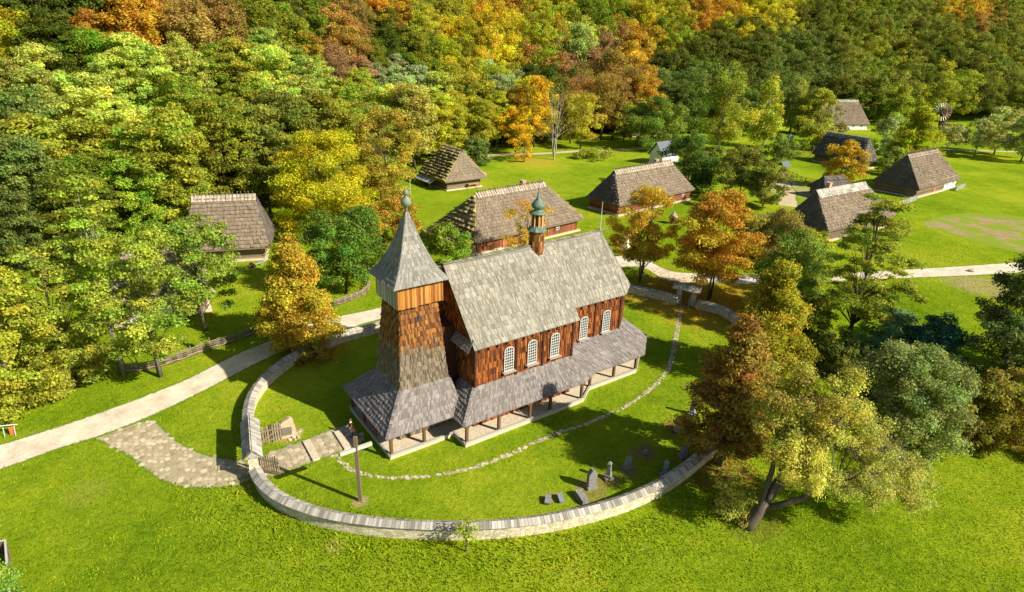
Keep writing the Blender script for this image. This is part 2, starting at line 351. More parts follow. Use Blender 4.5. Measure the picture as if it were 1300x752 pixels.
# ================================================================== GROUND, ROADS, PATHS
def smooth_line(P, step=1.0):
    """Catmull-Rom through 2-D points, resampled"""
    P = [Vector((p[0], p[1], 0)) for p in P]; Q = [P[0] * 2 - P[1]] + P + [P[-1] * 2 - P[-2]]; out = []
    for i in range(1, len(Q) - 2):
        n = max(1, int((Q[i + 1] - Q[i]).length / step))
        for k in range(n):
            t = k / n; a, b, c, d = Q[i - 1], Q[i], Q[i + 1], Q[i + 2]
            out.append(.5 * ((2 * b) + (c - a) * t + (2 * a - 5 * b + 4 * c - d) * t * t + (3 * b - a - 3 * c + d) * t ** 3))
    out.append(P[-1]); return out
def pix(L, z=0.0): return [at(x, y, z) for x, y in L]
def build_ground():
    def axis(lo, hi, core0, core1, st):
        a = list(np.arange(core0, core1 + .1, st)); s = st; x = core0
        while x > lo: s *= 1.25; x -= s; a.insert(0, x)
        s = st; x = core1
        while x < hi: s *= 1.25; x += s; a.append(x)
        return np.array(a)
    X = axis(-2500, 2500, -180, 360, 4.0); Y = axis(-2500, 3000, 20, 440, 4.0)
    gx, gy = np.meshgrid(X, Y); gz = terr(gx, gy); n, m = gx.shape
    me = bpy.data.meshes.new('ground'); co = np.stack([gx, gy, gz], -1).reshape(-1, 3)
    idx = np.arange(n * m).reshape(n, m); f = np.stack([idx[:-1, :-1], idx[:-1, 1:], idx[1:, 1:], idx[1:, :-1]], -1).reshape(-1, 4)
    me.from_pydata(co.tolist(), [], f.tolist()); me.materials.append(MATS['ground'])
    o = bpy.data.objects.new('ground', me); COL.objects.link(o); props(o, kind='structure')
    for p in me.polygons: p.use_smooth = True
build_ground()
def ribbon(name, mat, left, right, z=.02, across=10, step=1.2, label=None):
    """a worn track between two edges; 'v' rises to 1 at its ragged verges"""
    a = smooth_line(left, step); b = smooth_line(right, step); n = max(len(a), len(b))
    A = [a[min(len(a) - 1, round(i * (len(a) - 1) / (n - 1)))] for i in range(n)]; B = [b[min(len(b) - 1, round(i * (len(b) - 1) / (n - 1)))] for i in range(n)]
    V = []; F = []; W = []
    for p, q in zip(A, B):
        d = (q - p); w = d.length; e = .28 / max(w, .01)
        for k in range(across + 1):
            t = -e + (1 + 2 * e) * k / across; r = p + d * t; V.append((r.x, r.y, z)); 
            s = min(k, across - k) / (across / 2); W.append(max(0.0, 1 - s * across / 2 * .62))
    for i in range(n - 1):
        for k in range(across): j = i * (across + 1) + k; F.append((j, j + 1, j + across + 2, j + across + 1))
    me = bpy.data.meshes.new(name); me.from_pydata(V, [], F); me.materials.append(MATS[mat])
    at_ = me.attributes.new('v', 'FLOAT', 'POINT'); at_.data.foreach_set('value', np.array(W, np.float32))
    o = bpy.data.objects.new(name, me); COL.objects.link(o); props(o, kind='structure'); return o
def about(center, w):
    c = smooth_line(center, 3); L = []; R = []
    for i, p in enumerate(c):
        d = (c[min(i + 1, len(c) - 1)] - c[max(i - 1, 0)]).normalized(); nn = Vector((-d.y, d.x, 0)); ww = w * (1 + .15 * math.sin(i * 1.7)); L.append(p + nn * ww / 2); R.append(p - nn * ww / 2)
    return L, R
ROAD_T = pix([(-60, 588), (0, 566), (80, 541), (173, 508), (240, 481), (297, 452), (350, 430), (400, 409), (450, 398), (487, 390)])
ROAD_B = pix([(-60, 616), (0, 596), (80, 567), (130, 552), (200, 524), (262, 494), (330, 459), (370, 442), (430, 422), (487, 404)])
ROAD_T += [Vector((x, y, 0)) for x, y in ((-6, 84), (8, 93), (20, 99.5))] + pix([(850, 344), (905, 348), (970, 350), (1040, 349), (1125, 344), (1237, 337), (1330, 330), (1420, 322)])
ROAD_B += [Vector((x, y, 0)) for x, y in ((-3, 80), (10, 89), (20, 94))] + pix([(850, 357), (905, 359), (970, 361), (1040, 358), (1129, 354), (1235, 350), (1330, 344), (1420, 336)])
ribbon('road', 'road_gravel', ROAD_T, ROAD_B)
ribbon('path', 'path_dirt', *about(pix([(540, 206), (632, 197), (690, 195), (735, 192), (790, 190), (840, 187)]), 3.2), z=.012, across=6)
ribbon('path', 'path_dirt', *about(pix([(1000, 262), (1000, 246), (992, 232), (975, 224)]), 4), z=.012, across=6)
ribbon('path', 'path_dirt', *about(pix([(985, 185), (1050, 186), (1130, 190), (1200, 190), (1260, 192), (1340, 194)]), 3.0), z=.012, across=6)
road_mat('tilled_soil', [(.3, (.20, .13, .06)), (.5, (.36, .26, .13)), (.75, (.46, .36, .20))], (.21, .28, .02), .7, .22, 3.4, -.15)
ribbon('tilled_plot', 'tilled_soil', pix([(1172, 283), (1195, 275), (1225, 271), (1260, 272), (1300, 276), (1360, 282)]), pix([(1176, 287), (1205, 297), (1240, 308), (1275, 316), (1310, 324), (1370, 332)]), z=.012, across=14)

def inside(p, poly):
    r = False; n = len(poly)
    for i in range(n):
        a, b = poly[i], poly[(i + 1) % n]
        if (a[1] > p[1]) != (b[1] > p[1]) and p[0] < (b[0] - a[0]) * (p[1] - a[1]) / (b[1] - a[1]) + a[0]: r = not r
    return r
def stone(mb, x, y, r, h, val):
    n = random.randint(5, 7); a0 = random.random() * 6; e = random.uniform(.7, 1.0); q = random.random() * 3
    P = []
    for k in range(n):
        t = a0 + 2 * math.pi * k / n; rr = r * random.uniform(.85, 1.12); dx, dy = rr * math.cos(t), rr * e * math.sin(t)
        P.append((x + dx * math.cos(q) - dy * math.sin(q), y + dx * math.sin(q) + dy * math.cos(q)))
    mb.prism(P, -.02, h, val)
wood_mat('cobble', [(.1, (.28, .23, .14)), (.5, (.46, .39, .27)), (.9, (.66, .58, .43))], (2, 2, 2), streak=.3)
COBBLE = [(p.x, p.y) for p in pix([(122, 557), (165, 542), (193, 534), (210, 550), (232, 566), (262, 579), (300, 586), (318, 588), (322, 604), (300, 615), (260, 618), (222, 614), (192, 598), (165, 578)])]
def paving():
    mb = MB(); xs = [p[0] for p in COBBLE]; ys = [p[1] for p in COBBLE]; y = min(ys); r = 0
    while y < max(ys):
        x = min(xs) + (r % 2) * .27
        while x < max(xs):
            px, py = x + random.uniform(-.1, .1), y + random.uniform(-.09, .09)
            if inside((px + random.uniform(-.3, .3), py + random.uniform(-.3, .3)), COBBLE) and random.random() < .95: stone(mb, px, py, random.uniform(.19, .29), random.uniform(.02, .05), random.random())
            x += .52
        y += .47; r += 1
    o = mb.build('cobbled_forecourt', 'cobble'); props(o, kind='structure')
    ribbon('forecourt_bed', 'joint_soil', pix([(120, 556), (160, 541), (193, 533), (212, 551), (232, 566), (262, 579), (300, 586), (322, 589)]), pix([(122, 557), (136, 562), (165, 579), (192, 600), (222, 615), (260, 619), (300, 616), (324, 606)]), z=.008, across=10)
    ribbon('walk_bed', 'joint_soil', pix([(320, 588), (350, 572), (388, 559), (425, 544), (445, 538)]), pix([(324, 607), (345, 604), (385, 591), (415, 579), (455, 563)]), z=.008, across=8)
    # flagged walk from the gate up to the porch, with two stone steps
    mb = MB(); poly = [(p.x, p.y) for p in pix([(320, 589), (350, 573), (388, 560), (425, 545), (440, 540), (470, 556), (448, 566), (415, 578), (385, 590), (345, 603), (322, 606)])]
    xs = [p[0] for p in poly]; ys = [p[1] for p in poly]; y = min(ys); r = 0
    while y < max(ys):
        x = min(xs) + (r % 2) * .3
        while x < max(xs):
            if inside((x, y), poly): stone(mb, x + random.uniform(-.08, .08), y + random.uniform(-.08, .08), random.uniform(.27, .36), random.uniform(.03, .05), random.random())
            x += .58
        y += .52; r += 1
    o = mb.build('flagstone_walk', 'cobble'); props(o, kind='structure')
    mb = MB(); c = smooth_line(pix([(425, 578), (442, 594), (466, 604), (505, 607), (550, 604), (600, 594), (650, 576), (700, 553), (745, 538), (785, 521), (820, 499), (845, 474), (855, 447), (859, 422), (864, 397), (868, 384)]), .26)
    for p in c:
        for s in (-.16, .17):
            if random.random() < .86: stone(mb, p.x + s + random.uniform(-.06, .06), p.y + s * .2 + random.uniform(-.12, .12), random.uniform(.11, .2), random.uniform(.025, .045), random.random())
    o = mb.build('footpath', 'cobble'); props(o, kind='structure')
    for (a, b, L) in (((389, 561), (402, 585), 'long stone step across the walk nearer the churchyard gate'), ((428, 549), (442, 571), 'long stone step across the walk nearer the church porch')):
        p, q = at(*a), at(*b); mb = MB(); mb.beam((p.x, p.y, .09), (q.x, q.y, .09), .62, .22, .8)
        o = mb.build('stone_step', 'stone_slab'); props(o, L, 'step')
paving()

# ================================================================== CHURCHYARD WALL
def church_wall(name, pts, label, h=1.12, flip=False):
    t = thing(name, (pts[0].x, pts[0].y, 0), label, 'wall'); o = Vector((pts[0].x, pts[0].y, 0))
    c = [p - o for p in smooth_line(pts, .9)]; n = len(c); mb = MB(); N = []
    for i, p in enumerate(c):
        d = (c[min(i + 1, n - 1)] - c[max(i - 1, 0)]).normalized(); N.append(Vector((-d.y, d.x, 0)))
    for i in range(n - 1):
        for s in (-1, 1):
            a, b = c[i] + N[i] * .3 * s, c[i + 1] + N[i + 1] * .3 * s; up = Vector((0, 0, h)); q = [a, b, b + up, a + up]
            mb.quad(q if s < 0 else q[::-1])
    for i, s in ((0, 1), (n - 1, -1)):
        a, b = c[i] + N[i] * .3 * s, c[i] - N[i] * .3 * s; up = Vector((0, 0, h)); mb.quad([a, b, b + up, a + up])
    mb.build('masonry', 'masonry', t)
    mb = MB(); hw, rise = .47, .26
    for i in range(n - 1):
        ins = c[i] + Vector((0, 0, -3))
        for s in (-1, 1):
            lo = (c[i] + N[i] * hw * s + Vector((0, 0, h - .03)), c[i + 1] + N[i + 1] * hw * s + Vector((0, 0, h - .03))); hi = (c[i] + Vector((0, 0, h + rise)), c[i + 1] + Vector((0, 0, h + rise)))
            rows(mb, [lo, hi], ins, width=.24, thick=.035, over=1.02, jit=.03, gap=.04)
    mb.build('shingle_cap', 'grey_timber', t); return t
WN = pix([(322, 569), (317, 552), (317, 534), (322, 514), (334, 495), (352, 477), (378, 459), (410, 444), (445, 431), (484, 420)]) + [Vector((x, y, 0)) for x, y in ((-8, 75.5), (2, 81), (12, 84.5))] + pix([(795, 372), (830, 379), (860, 387)])
church_wall('churchyard_wall', WN, 'long curved stone wall with grey shingle cap behind the church, from the roofed west gate to the small east gate')
WS = pix([(325, 608), (334, 625), (352, 642), (380, 656), (415, 667), (460, 675), (510, 680), (565, 682), (620, 681), (680, 675), (735, 664), (790, 648), (840, 625), (880, 597), (910, 569), (935, 540), (950, 510), (956, 478), (950, 445), (935, 415), (915, 400), (884, 392)])
church_wall('churchyard_wall', WS, 'pale stone wall with plank cap sweeping round the front of the graveyard lawn')

def gate_west():
    a, b = at(322, 569), at(325, 607); t = thing('wall_gate', (a.x, a.y, 0), 'roofed gateway with long shingled roof on stone pillars where the cobbles meet the churchyard', 'gate')
    d = b - a; L = d.length; u = d.normalized(); n = Vector((-u.y, u.x, 0)); Z = Vector((0, 0, 1)); ang = math.atan2(u.y, u.x)
    for p in (Vector((0, 0, 0)), d):
        mb = MB(); mb.box((p.x, p.y, 1.15), (.75, .7, 2.3), ang); mb.build('pillar', 'masonry', t)
    mb = MB(); s, e = -u * .8, d + u * .45
    for k in (-1, 1):
        lo = (s + n * .75 * k + Z * 2.25, e + n * .75 * k + Z * 2.25); hi = (s + Z * 3.0, e + Z * 3.0)
        L4 = [(lo[0].lerp(hi[0], q), lo[1].lerp(hi[1], q)) for q in (0, .5, 1)]; rows(mb, L4, (s + e) / 2, width=.2, over=1.2)
    mb.quad([s + n * .6 + Z * 2.25, s - n * .6 + Z * 2.25, s + Z * 2.9]); mb.quad([e - n * .6 + Z * 2.25, e + n * .6 + Z * 2.25, e + Z * 2.9])
    mb.build('gate_roof', 'grey_timber', t)
    mb = MB()
    for k in (-.28, .28): mb.beam(s + n * k + Z * 2.3, e + n * k + Z * 2.3, .14, .14, .5)
    mb.build('lintel', 'grey_timber', t)
    for (p, q) in ((at(331, 567) - a, at(343, 563) - a), (at(330, 600) - a, at(352, 604) - a)):
        mb = MB(); v = (q - p); m = 9
        v = v.normalized() * 1.9
        for i in range(m):
            r = p + v * (i + .5) / m; mb.box((r.x, r.y, .98 + .12 * math.sin(i * 2.1)), (.12, .05, 1.75), math.atan2(v.y, v.x), random.random())
        for z in (.35, 1.35): mb.beam(p + Z * z, p + v + Z * z, .06, .12, .5)
        mb.beam(p + Z * .35, p + v + Z * 1.35, .06, .12, .6)
        mb.build('gate_leaf', 'fence_timber', t)
gate_west()
def gate_east():
    a, b = at(861, 385), at(879, 389); t = thing('wall_gate', (a.x, a.y, 0), 'small gateway with short shingled roof at the far end of the footpath', 'gate')
    d = b - a; u = d.normalized(); n = Vector((-u.y, u.x, 0)); Z = Vector((0, 0, 1)); ang = math.atan2(u.y, u.x)
    for p in (Vector((0, 0, 0)), d):
        mb = MB(); mb.box((p.x, p.y, 1.2), (.6, .7, 2.4), ang); mb.build('pillar', 'masonry', t)
    s, e = -u * .9, d + u * .9; mb = MB()
    for k in (-1, 1):
        L4 = [((s + n * .8 * k + Z * 2.35).lerp(s + Z * 3.0, q), (e + n * .8 * k + Z * 2.35).lerp(e + Z * 3.0, q)) for q in (0, .5, 1)]; rows(mb, L4, (s + e) / 2, width=.22, over=1.2)
    mb.build('gate_roof', 'grey_timber', t)
    mb = MB(); v = n * -1.2; p = d - u * .35
    for i in range(6): r = p + v * (i + .5) / 6; mb.box((r.x, r.y, .75), (.1, .05, 1.4), math.atan2(v.y, v.x), random.random())
    mb.beam(p + Z * .4, p + v + Z * .4, .06, .1); mb.beam(p + Z * 1.2, p + v + Z * 1.2, .06, .1); mb.build('gate_leaf', 'grey_timber', t)
gate_east()

# ================================================================== CHURCH  (local frame: x along the nave to the chancel, y to the north)
CH = thing('wooden_church', (-8.95, 49.5, 0), 'large wooden shingled church with square tower, steep grey roof and open arcade', 'church', math.radians(35.75))
def church():
    Z = Vector((0, 0, 1))
    # floors of the open arcade
    AX0, AX1, AWf, CWf, TF = 1.75, 15.6, 6.55, 5.2, 4.55
    FL = .42
    fp = [(-TF, -TF), (AX0, -TF), (AX0, -AWf), (AX1, -AWf), (AX1 + 2.0, -CWf), (24.5, -CWf), (28.1, -2.3), (28.1, 2.3), (24.5, CWf), (AX1 + 2.0, CWf), (AX1, AWf), (AX0, AWf), (AX0, TF), (-TF, TF)]
    mb = MB(); mb.prism(fp, 0, FL); mb.build('floor_plinth', 'stone_slab', CH)
    mb = MB()                                   # timber kerb beam round the plinth
    for i in range(len(fp)):
        a, b = fp[i], fp[(i + 1) % len(fp)]; mb.beam((a[0], a[1], FL + .06), (b[0], b[1], FL + .06), .2, .16, .5 + .2 * random.random())
    mb.build('ground_beam', 'grey_timber', CH)
    # ---- tower shaft: shingled, tapering
    def half(z): return 2.41 + (1.72 - 2.41) * (z - 5.08) / (12.67 - 5.08)
    def tone(p):   # the upper shingles keep their orange, lower ones have gone grey: one mesh each below
        return min(1, max(0, random.gauss(.5, .22)))
    mb = MB(); za, zb = FL, 12.9; n = round((zb - za) / .46)
    for q in range(4):
        R = Matrix.Rotation(q * math.pi / 2, 3, 'Z')
        rows(mb, [(R @ Vector((-half(za + (zb - za) * k / n), -half(za + (zb - za) * k / n), za + (zb - za) * k / n)), R @ Vector((half(za + (zb - za) * k / n), -half(za + (zb - za) * k / n), za + (zb - za) * k / n))) for k in range(n + 1)], (0, 0, 6), width=.14, thick=.10, over=1.25, vj=.9)
    up, lo = MB(), MB()
    for k in range(0, len(mb.f), 4):
        i = min(min(f) for f in mb.f[k:k + 4]); z = mb.v[i][2]; t = up if random.random() < (z - 7.6) / 1.6 else lo; j = len(t.v); t.v += mb.v[i:i + 6]
        for f in mb.f[k:k + 4]: t.f.append(tuple(x - i + j for x in f)); t.a.append(mb.a[k])
    for q in range(4):
        R = Matrix.Rotation(q * math.pi / 2, 3, 'Z'); a, b = half(za), half(zb); lo.quad([R @ Vector((-a, -a, za)), R @ Vector((a, -a, za)), R @ Vector((b, -b, zb)), R @ Vector((-b, -b, zb))], .1)
    up.build('tower_brown_shingles', 'tower_shingle', CH)['label'] = 'orange brown shingles towards the top of the tower'
    lo.build('tower_grey_shingles', 'tower_grey', CH)['label'] = 'weathered grey shingles towards the foot of the tower'
    mb = MB(); mb.box((-.04, -1.90, 11.3), (.32, .16, .5)); mb.build('tower_loophole', 'glass', CH)
    # ---- belfry box of vertical boards
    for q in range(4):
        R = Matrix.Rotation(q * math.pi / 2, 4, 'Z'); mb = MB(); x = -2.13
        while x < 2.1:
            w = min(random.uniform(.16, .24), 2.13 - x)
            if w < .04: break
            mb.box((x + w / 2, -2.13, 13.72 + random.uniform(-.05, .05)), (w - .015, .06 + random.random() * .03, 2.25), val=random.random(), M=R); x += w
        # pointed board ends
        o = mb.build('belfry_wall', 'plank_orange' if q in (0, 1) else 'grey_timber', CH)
    mb = MB(); mb.box((0, 0, 13.7), (4.2, 4.2, 2.0)); mb.build('belfry_core', 'dark_timber', CH)
    # ---- spire
    prof = [(0, 1), (.05, .91), (.12, .78), (.2, .665), (.3, .55), (.4, .455), (.5, .37), (.6, .295), (.7, .225), (.8, .155), (.9, .085), (.985, .03)]
    z0, z1, E = 14.62, 20.45, 2.62
    mb = MB(); n = 17
    tt = [i / n * .985 for i in range(n + 1)]; xs = [p[0] for p in prof]; ys = [p[1] for p in prof]
    for q in range(4):
        R = Matrix.Rotation(q * math.pi / 2, 3, 'Z'); L = []
        for t in tt:
            h = E * float(np.interp(t, xs, ys)); z = z0 + (z1 - z0) * t; L.append((R @ Vector((-h, -h, z)), R @ Vector((h, -h, z))))
        rows(mb, L, (0, 0, 15), width=.16, thick=.045, over=1.25, vj=.8)
        mb.quad([(0, 0, 14.66), R @ Vector((E, -E, z0 - .01)), R @ Vector((-E, -E, z0 - .01))], .1)
    sp = mb.build('spire', 'spire_shingle', CH)
    mb = MB(); mb.lathe((0, 0, 20.3), [(.16, 0), (.10, .25), (.14, .35), (.36, .5), (.47, .75), (.40, 1.02), (.12, 1.2), (.07, 1.3), (.2, 1.38), (.27, 1.55), (.2, 1.72), (.05, 1.82), (.02, 2.0)], 14)
    mb.build('finial', 'patina_dark', sp, smooth=True)
    # ---- skirt roof round the tower foot
    e, ez, t, tz = 4.97, 2.49, 2.42, 5.1
    mb = MB()
    for q in (0, 2, 3):
        R = Matrix.Rotation(q * math.pi / 2, 3, 'Z'); x1 = e if q == 3 else (1.4 if q == 0 else e)
        if q == 3: poly = [(-e, -e, ez), (e, -e, ez), (t, -t, tz), (-t, -t, tz)]
        elif q == 0: poly = [(-e, -e, ez), (2.6, -e, ez), (2.6, -t, tz), (-t, -t, tz)]
        else: poly = [(-2.6, -e, ez), (e, -e, ez), (t, -t, tz), (-2.6, -t, tz)]
        P = [R @ Vector(p) for p in poly]; shingle(mb, P, (0, 0, 1), .40, width=.16, thick=.08, vj=.8)
        mb.quad([p - Z * .06 for p in P], .1)
    for s in (-1, 1): hip_caps(mb, (-e, s * e, ez), (-t, s * t, tz), .26, .34)
    mb.build('tower_arcade_roof', 'skirt_shingle', CH)
    # ---- nave and chancel walls
    NX0, NX1, NW, NE = 3.75, 15.25, 4.69, 8.46; CX1, CW, CE = 23.4, 2.98, 8.9; RZ0, RZ1 = 15.0, 15.3; RX0, RX1 = 3.35, 22.15
    apse = [(CX1, -CW), (25.6, -1.25), (25.6, 1.25), (CX1, CW)]
    def wallrun(mb, a, b, z0_, z1_, ins, tri=None):
        n = max(1, round((z1_ - z0_) / .62)); L = [((a[0], a[1], z0_ + (z1_ - z0_) * k / n), (b[0], b[1], z0_ + (z1_ - z0_) * k / n)) for k in range(n + 1)]
        rows(mb, L, ins, width=.14, thick=.06, over=1.15, vj=.9); mb.quad([(a[0], a[1], z0_), (b[0], b[1], z0_), (b[0], b[1], z1_), (a[0], a[1], z1_)], .1)
    mb = MB(); c = (9, 0, 5)
    wallrun(mb, (NX0, -NW), (NX1, -NW), FL, NE + .1, c); wallrun(mb, (NX0, NW), (NX1, NW), FL, NE + .1, c); wallrun(mb, (NX0, -NW), (NX0, NW), FL, NE, c)
    wallrun(mb, (NX1, -NW), (NX1, -CW), FL, NE, c); wallrun(mb, (NX1, NW), (NX1, CW), FL, NE, c)
    mb.build('nave_wall', 'wall_shingle', CH)
    mb = MB(); shingle(mb, [(RX0 + .35, -NW, NE), (RX0 + .35, NW, NE), (RX0 + .2, 0, RZ0 - .2)], c, .5, width=.2, thick=.04); mb.quad([(RX0 + .4, -NW, NE), (RX0 + .4, NW, NE), (RX0 + .25, 0, RZ0 - .2)], .1)
    mb.build('west_gable', 'wall_shingle', CH)
    mb = MB(); c = (20, 0, 5)
    wallrun(mb, (NX1, -CW), (CX1, -CW), FL, CE + .1, c); wallrun(mb, (NX1, CW), (CX1, CW), FL, CE + .1, c)
    for i in range(3): wallrun(mb, apse[i], apse[i + 1], FL, CE, c)
    mb.build('chancel_wall', 'wall_shingle', CH)
    # link between tower and nave
    mb = MB(); mb.box((2.9, 0, 5), (1.9, 3.0, 9.2)); mb.build('tower_passage', 'dark_timber', CH)
    # uprights clamped on the walls
    for x in (NX0 + .1, 8.32, 11.45, NX1 - .12):
        for s in (-1, 1): mb = MB(); mb.box((x, s * (NW + .07), (4.6 + NE) / 2), (.2, .12, NE - 4.6), val=.4); mb.build('wall_post', 'dark_timber', CH)
    for x in (NX1 + .6, 19.6, CX1 - .15):
        for s in (-1, 1): mb = MB(); mb.box((x, s * (CW + .07), (4.6 + CE) / 2), (.2, .12, CE - 4.6), val=.4); mb.build('wall_post', 'dark_timber', CH)
    for (x, xe_, w_, e_) in ((NX0 + .5, NX1, NW, NE), (NX1 + .4, CX1, CW, CE)):
        while x < xe_:
            for s in (-1, 1): mb = MB(); mb.box((x, s * (w_ + .1), e_ - .22), (.12, .2, .3)); mb.build('rafter_end', 'dark_timber', CH)
            x += .98
    # ---- main roof
    mb = MB(); ev = .22; c = (12, 0, 6)
    rz = lambda x: RZ0 + (RZ1 - RZ0) * (x - RX0) / (RX1 - RX0)
    for s in (-1, 1):
        P = [(NX0 - .1, s * (NW + ev), NE), (15.72, s * (NW + ev), NE), (15.72, 0, rz(15.7)), (RX0, 0, RZ0)]
        shingle(mb, P, c, .46, width=.15, thick=.065, vj=.8); mb.quad([Vector(p) - Z * .05 for p in P], .1)
    mb.quad([(15.70, -NW - ev + .05, NE), (15.70, NW + ev - .05, NE), (15.70, 0, rz(15.7) - .1)], .2)
    hip_caps(mb, (RX0, 0, RZ0), (15.72, 0, rz(15.7)), .34, .5, .05)
    r1 = mb.build('nave_roof', 'roof_shingle', CH)
    mb = MB(); se = (CX1 + .15, CW + ev + .12); ae = (26.0, 1.45); c = (20, 0, 6)
    for s in (-1, 1):
        P = [(15.5, s * (CW + ev), CE), (se[0], s * se[1], CE), (RX1, 0, RZ1), (15.5, 0, rz(15.5))]
        shingle(mb, P, c, .46, width=.15, thick=.065, vj=.8); mb.quad([Vector(p) - Z * .05 for p in P], .1)
        P = [(se[0], s * se[1], CE), (ae[0], s * ae[1], CE), (RX1, 0, RZ1)]
        shingle(mb, P, c, .46, width=.15, thick=.065, vj=.8); mb.quad([Vector(p) - Z * .05 for p in P], .1); hip_caps(mb, P[0], P[2], .24, .45); hip_caps(mb, P[1], P[2], .24, .45)
    P = [(ae[0], -ae[1], CE), (ae[0], ae[1], CE), (RX1, 0, RZ1)]; shingle(mb, P, c, .46, width=.15, thick=.065, vj=.8); mb.quad([Vector(p) - Z * .05 for p in P], .1)
    hip_caps(mb, (15.6, 0, rz(15.6)), (RX1, 0, RZ1), .34, .5, .05)
    mb.build('chancel_roof', 'roof_shingle', CH)
    # pentice across the west gable
    for s in (-1, 1):
        mb = MB(); shingle(mb, [(NX0 - .75, s * 4.9, NE - .1), (NX0 - .75, s * 1.8, NE - .1), (NX0, s * 1.8, NE + .75), (NX0, s * 4.6, NE + .75)], (8, 0, 4), .32, width=.2)
        mb.build('pentice_roof', 'skirt_shingle', CH)
    # ---- arcade roof round nave and chancel
    mb = MB(); ez = 2.45; tz = 4.62; AE = 6.8; xw = 1.4; xe = 15.35; ce = 5.87; c = (10, 0, 1)
    for s in (-1, 1):
        faces = [[(xw, s * AE, ez), (xe, s * AE, ez), (NX1 + .1, s * NW, tz), (NX0, s * NW, tz)],
                 [(xw, s * AE, ez), (xw, s * 2.4, ez), (NX0, s * 2.4, tz), (NX0, s * NW, tz)],
                 [(xe, s * AE, ez), (17.7, s * ce, ez), (NX1 + .15, s * CW, 4.9), (NX1 + .1, s * NW, tz)],
                 [(17.7, s * ce, ez), (24.73, s * ce, ez), (CX1, s * CW, 4.9), (NX1 + .15, s * CW, 4.9)],
                 [(24.73, s * ce, ez), (28.5, s * 2.6, ez), (25.6, s * 1.25, 4.9), (CX1, s * CW, 4.9)]]
        for F in faces:
            rw = plane_lines(F, .36)
            P = [Vector(p) for p in F]; m = 8; L = [(P[0].lerp(P[3], k / m), P[1].lerp(P[2], k / m)) for k in range(m + 1)]
            rows(mb, L, c, width=.16, thick=.08, vj=.8)
            mb.quad([p - Z * .06 for p in P], .1)
        for a, b in (((xw, s * AE, ez), (NX0, s * NW, tz)), ((24.73, s * ce, ez), (CX1, s * CW, 4.9)), ((xe, s * AE, ez), (NX1 + .1, s * NW, tz))): hip_caps(mb, a, b, .24, .34)
    P = [Vector(p) for p in [(28.5, -2.6, ez), (28.5, 2.6, ez), (25.6, 1.25, 4.9), (25.6, -1.25, 4.9)]]
    rows(mb, [(P[0].lerp(P[3], k / 8), P[1].lerp(P[2], k / 8)) for k in range(9)], c, width=.16, thick=.06, vj=.75); mb.quad([p - Z * .06 for p in P], .1)
    mb.build('arcade_roof', 'skirt_shingle', CH)
    # ---- arcade posts with braces, and the plate they carry
    def post(x, y, dx, dy):
        mb = MB(); mb.box((x, y, (FL + 2.55) / 2 + .05), (.24, .24, 2.15), val=.4)
        for k in (-1, 1): mb.beam((x, y, 1.75), (x + dx * .55 * k, y + dy * .55 * k, 2.4), .12, .14, .5)
        mb.build('arcade_post', 'post_timber', CH)
    for x in (-4.35, -1.2): post(x, -4.4, 1, 0); post(x, 4.4, 1, 0)
    for y in (-1.2, 1.4): post(-4.4, y, 0, 1)
    for x in (1.98, 5.4, 8.95, 11.4, 15.4): post(x, -6.4, 1, 0); post(x, 6.4, 1, 0)
    for x in (17.7, 21.1, 24.4): post(x, -5.08, 1, 0); post(x, 5.08, 1, 0)
    post(27.9, -2.2, 0, 1); post(27.9, 2.2, 0, 1)
    mb = MB(); pl = [(-4.4, -4.4), (2, -4.4), None, (1.9, -6.4), (15.5, -6.4), (17.6, -5.08), (24.5, -5.08), (27.9, -2.2), (27.9, 2.2), (24.5, 5.08), (17.6, 5.08), (15.5, 6.4), (1.9, 6.4), None, (2, 4.4), (-4.4, 4.4), (-4.4, -4.4)]
    for a, b in zip(pl, pl[1:]):
        if a and b: mb.beam((a[0], a[1], 2.5), (b[0], b[1], 2.5), .2, .18, .4)
    mb.build('arcade_plate', 'post_timber', CH)
    # ---- windows
    def window(x, y, s, w=.98, zb=5.32, zt=7.72):
        ob = MB(); N = 8; r = w / 2; zc = zt - r * .55
        pts = [(x - r, zb), (x + r, zb)] + [(x + r * math.cos(math.pi * k / N), zc + r * .55 * math.sin(math.pi * k / N)) for k in range(N + 1)]
        yy = y + s * .09
        i = len(ob.v); ob.v += [(p[0], yy, p[1]) for p in pts]; ob.f.append(tuple(range(i, i + len(pts))) if s < 0 else tuple(reversed(range(i, i + len(pts))))); ob.a.append(.5)
        win = ob.build('window', 'glass', CH)
        fr = MB(); y2 = y + s * .13
        for a, b in zip(pts, pts[1:] + pts[:1]): fr.beam((a[0], y2, a[1]), (b[0], y2, b[1]), .075, .08)
        for k in range(1, 4): xx = x - r + w * k / 4; fr.beam((xx, y2, zb), (xx, y2, zt - (.12 if k != 2 else 0)), .042, .05)
        nn = 8
        for k in range(1, nn): z = zb + (zt - .1 - zb) * k / nn; fr.beam((x - r, y2, z), (x + r, y2, z), .038, .05)
        fr.build('frame', 'window_white', win)
        sl = MB(); sl.box((x, y + s * .24, zb - .1), (w + .4, .42, .09)); sl.build('sill', 'grey_timber', win)
    for x in (7.45, 10.12, 12.85):
        window(x, -NW, -1); window(x, NW, 1)
    for x in (18.05, 21.2): window(x, -CW, -1, zb=5.1, zt=7.5); window(x, CW, 1, zb=5.1, zt=7.5)
    # ---- ridge turret
    tu = MB(); x0 = 13.75
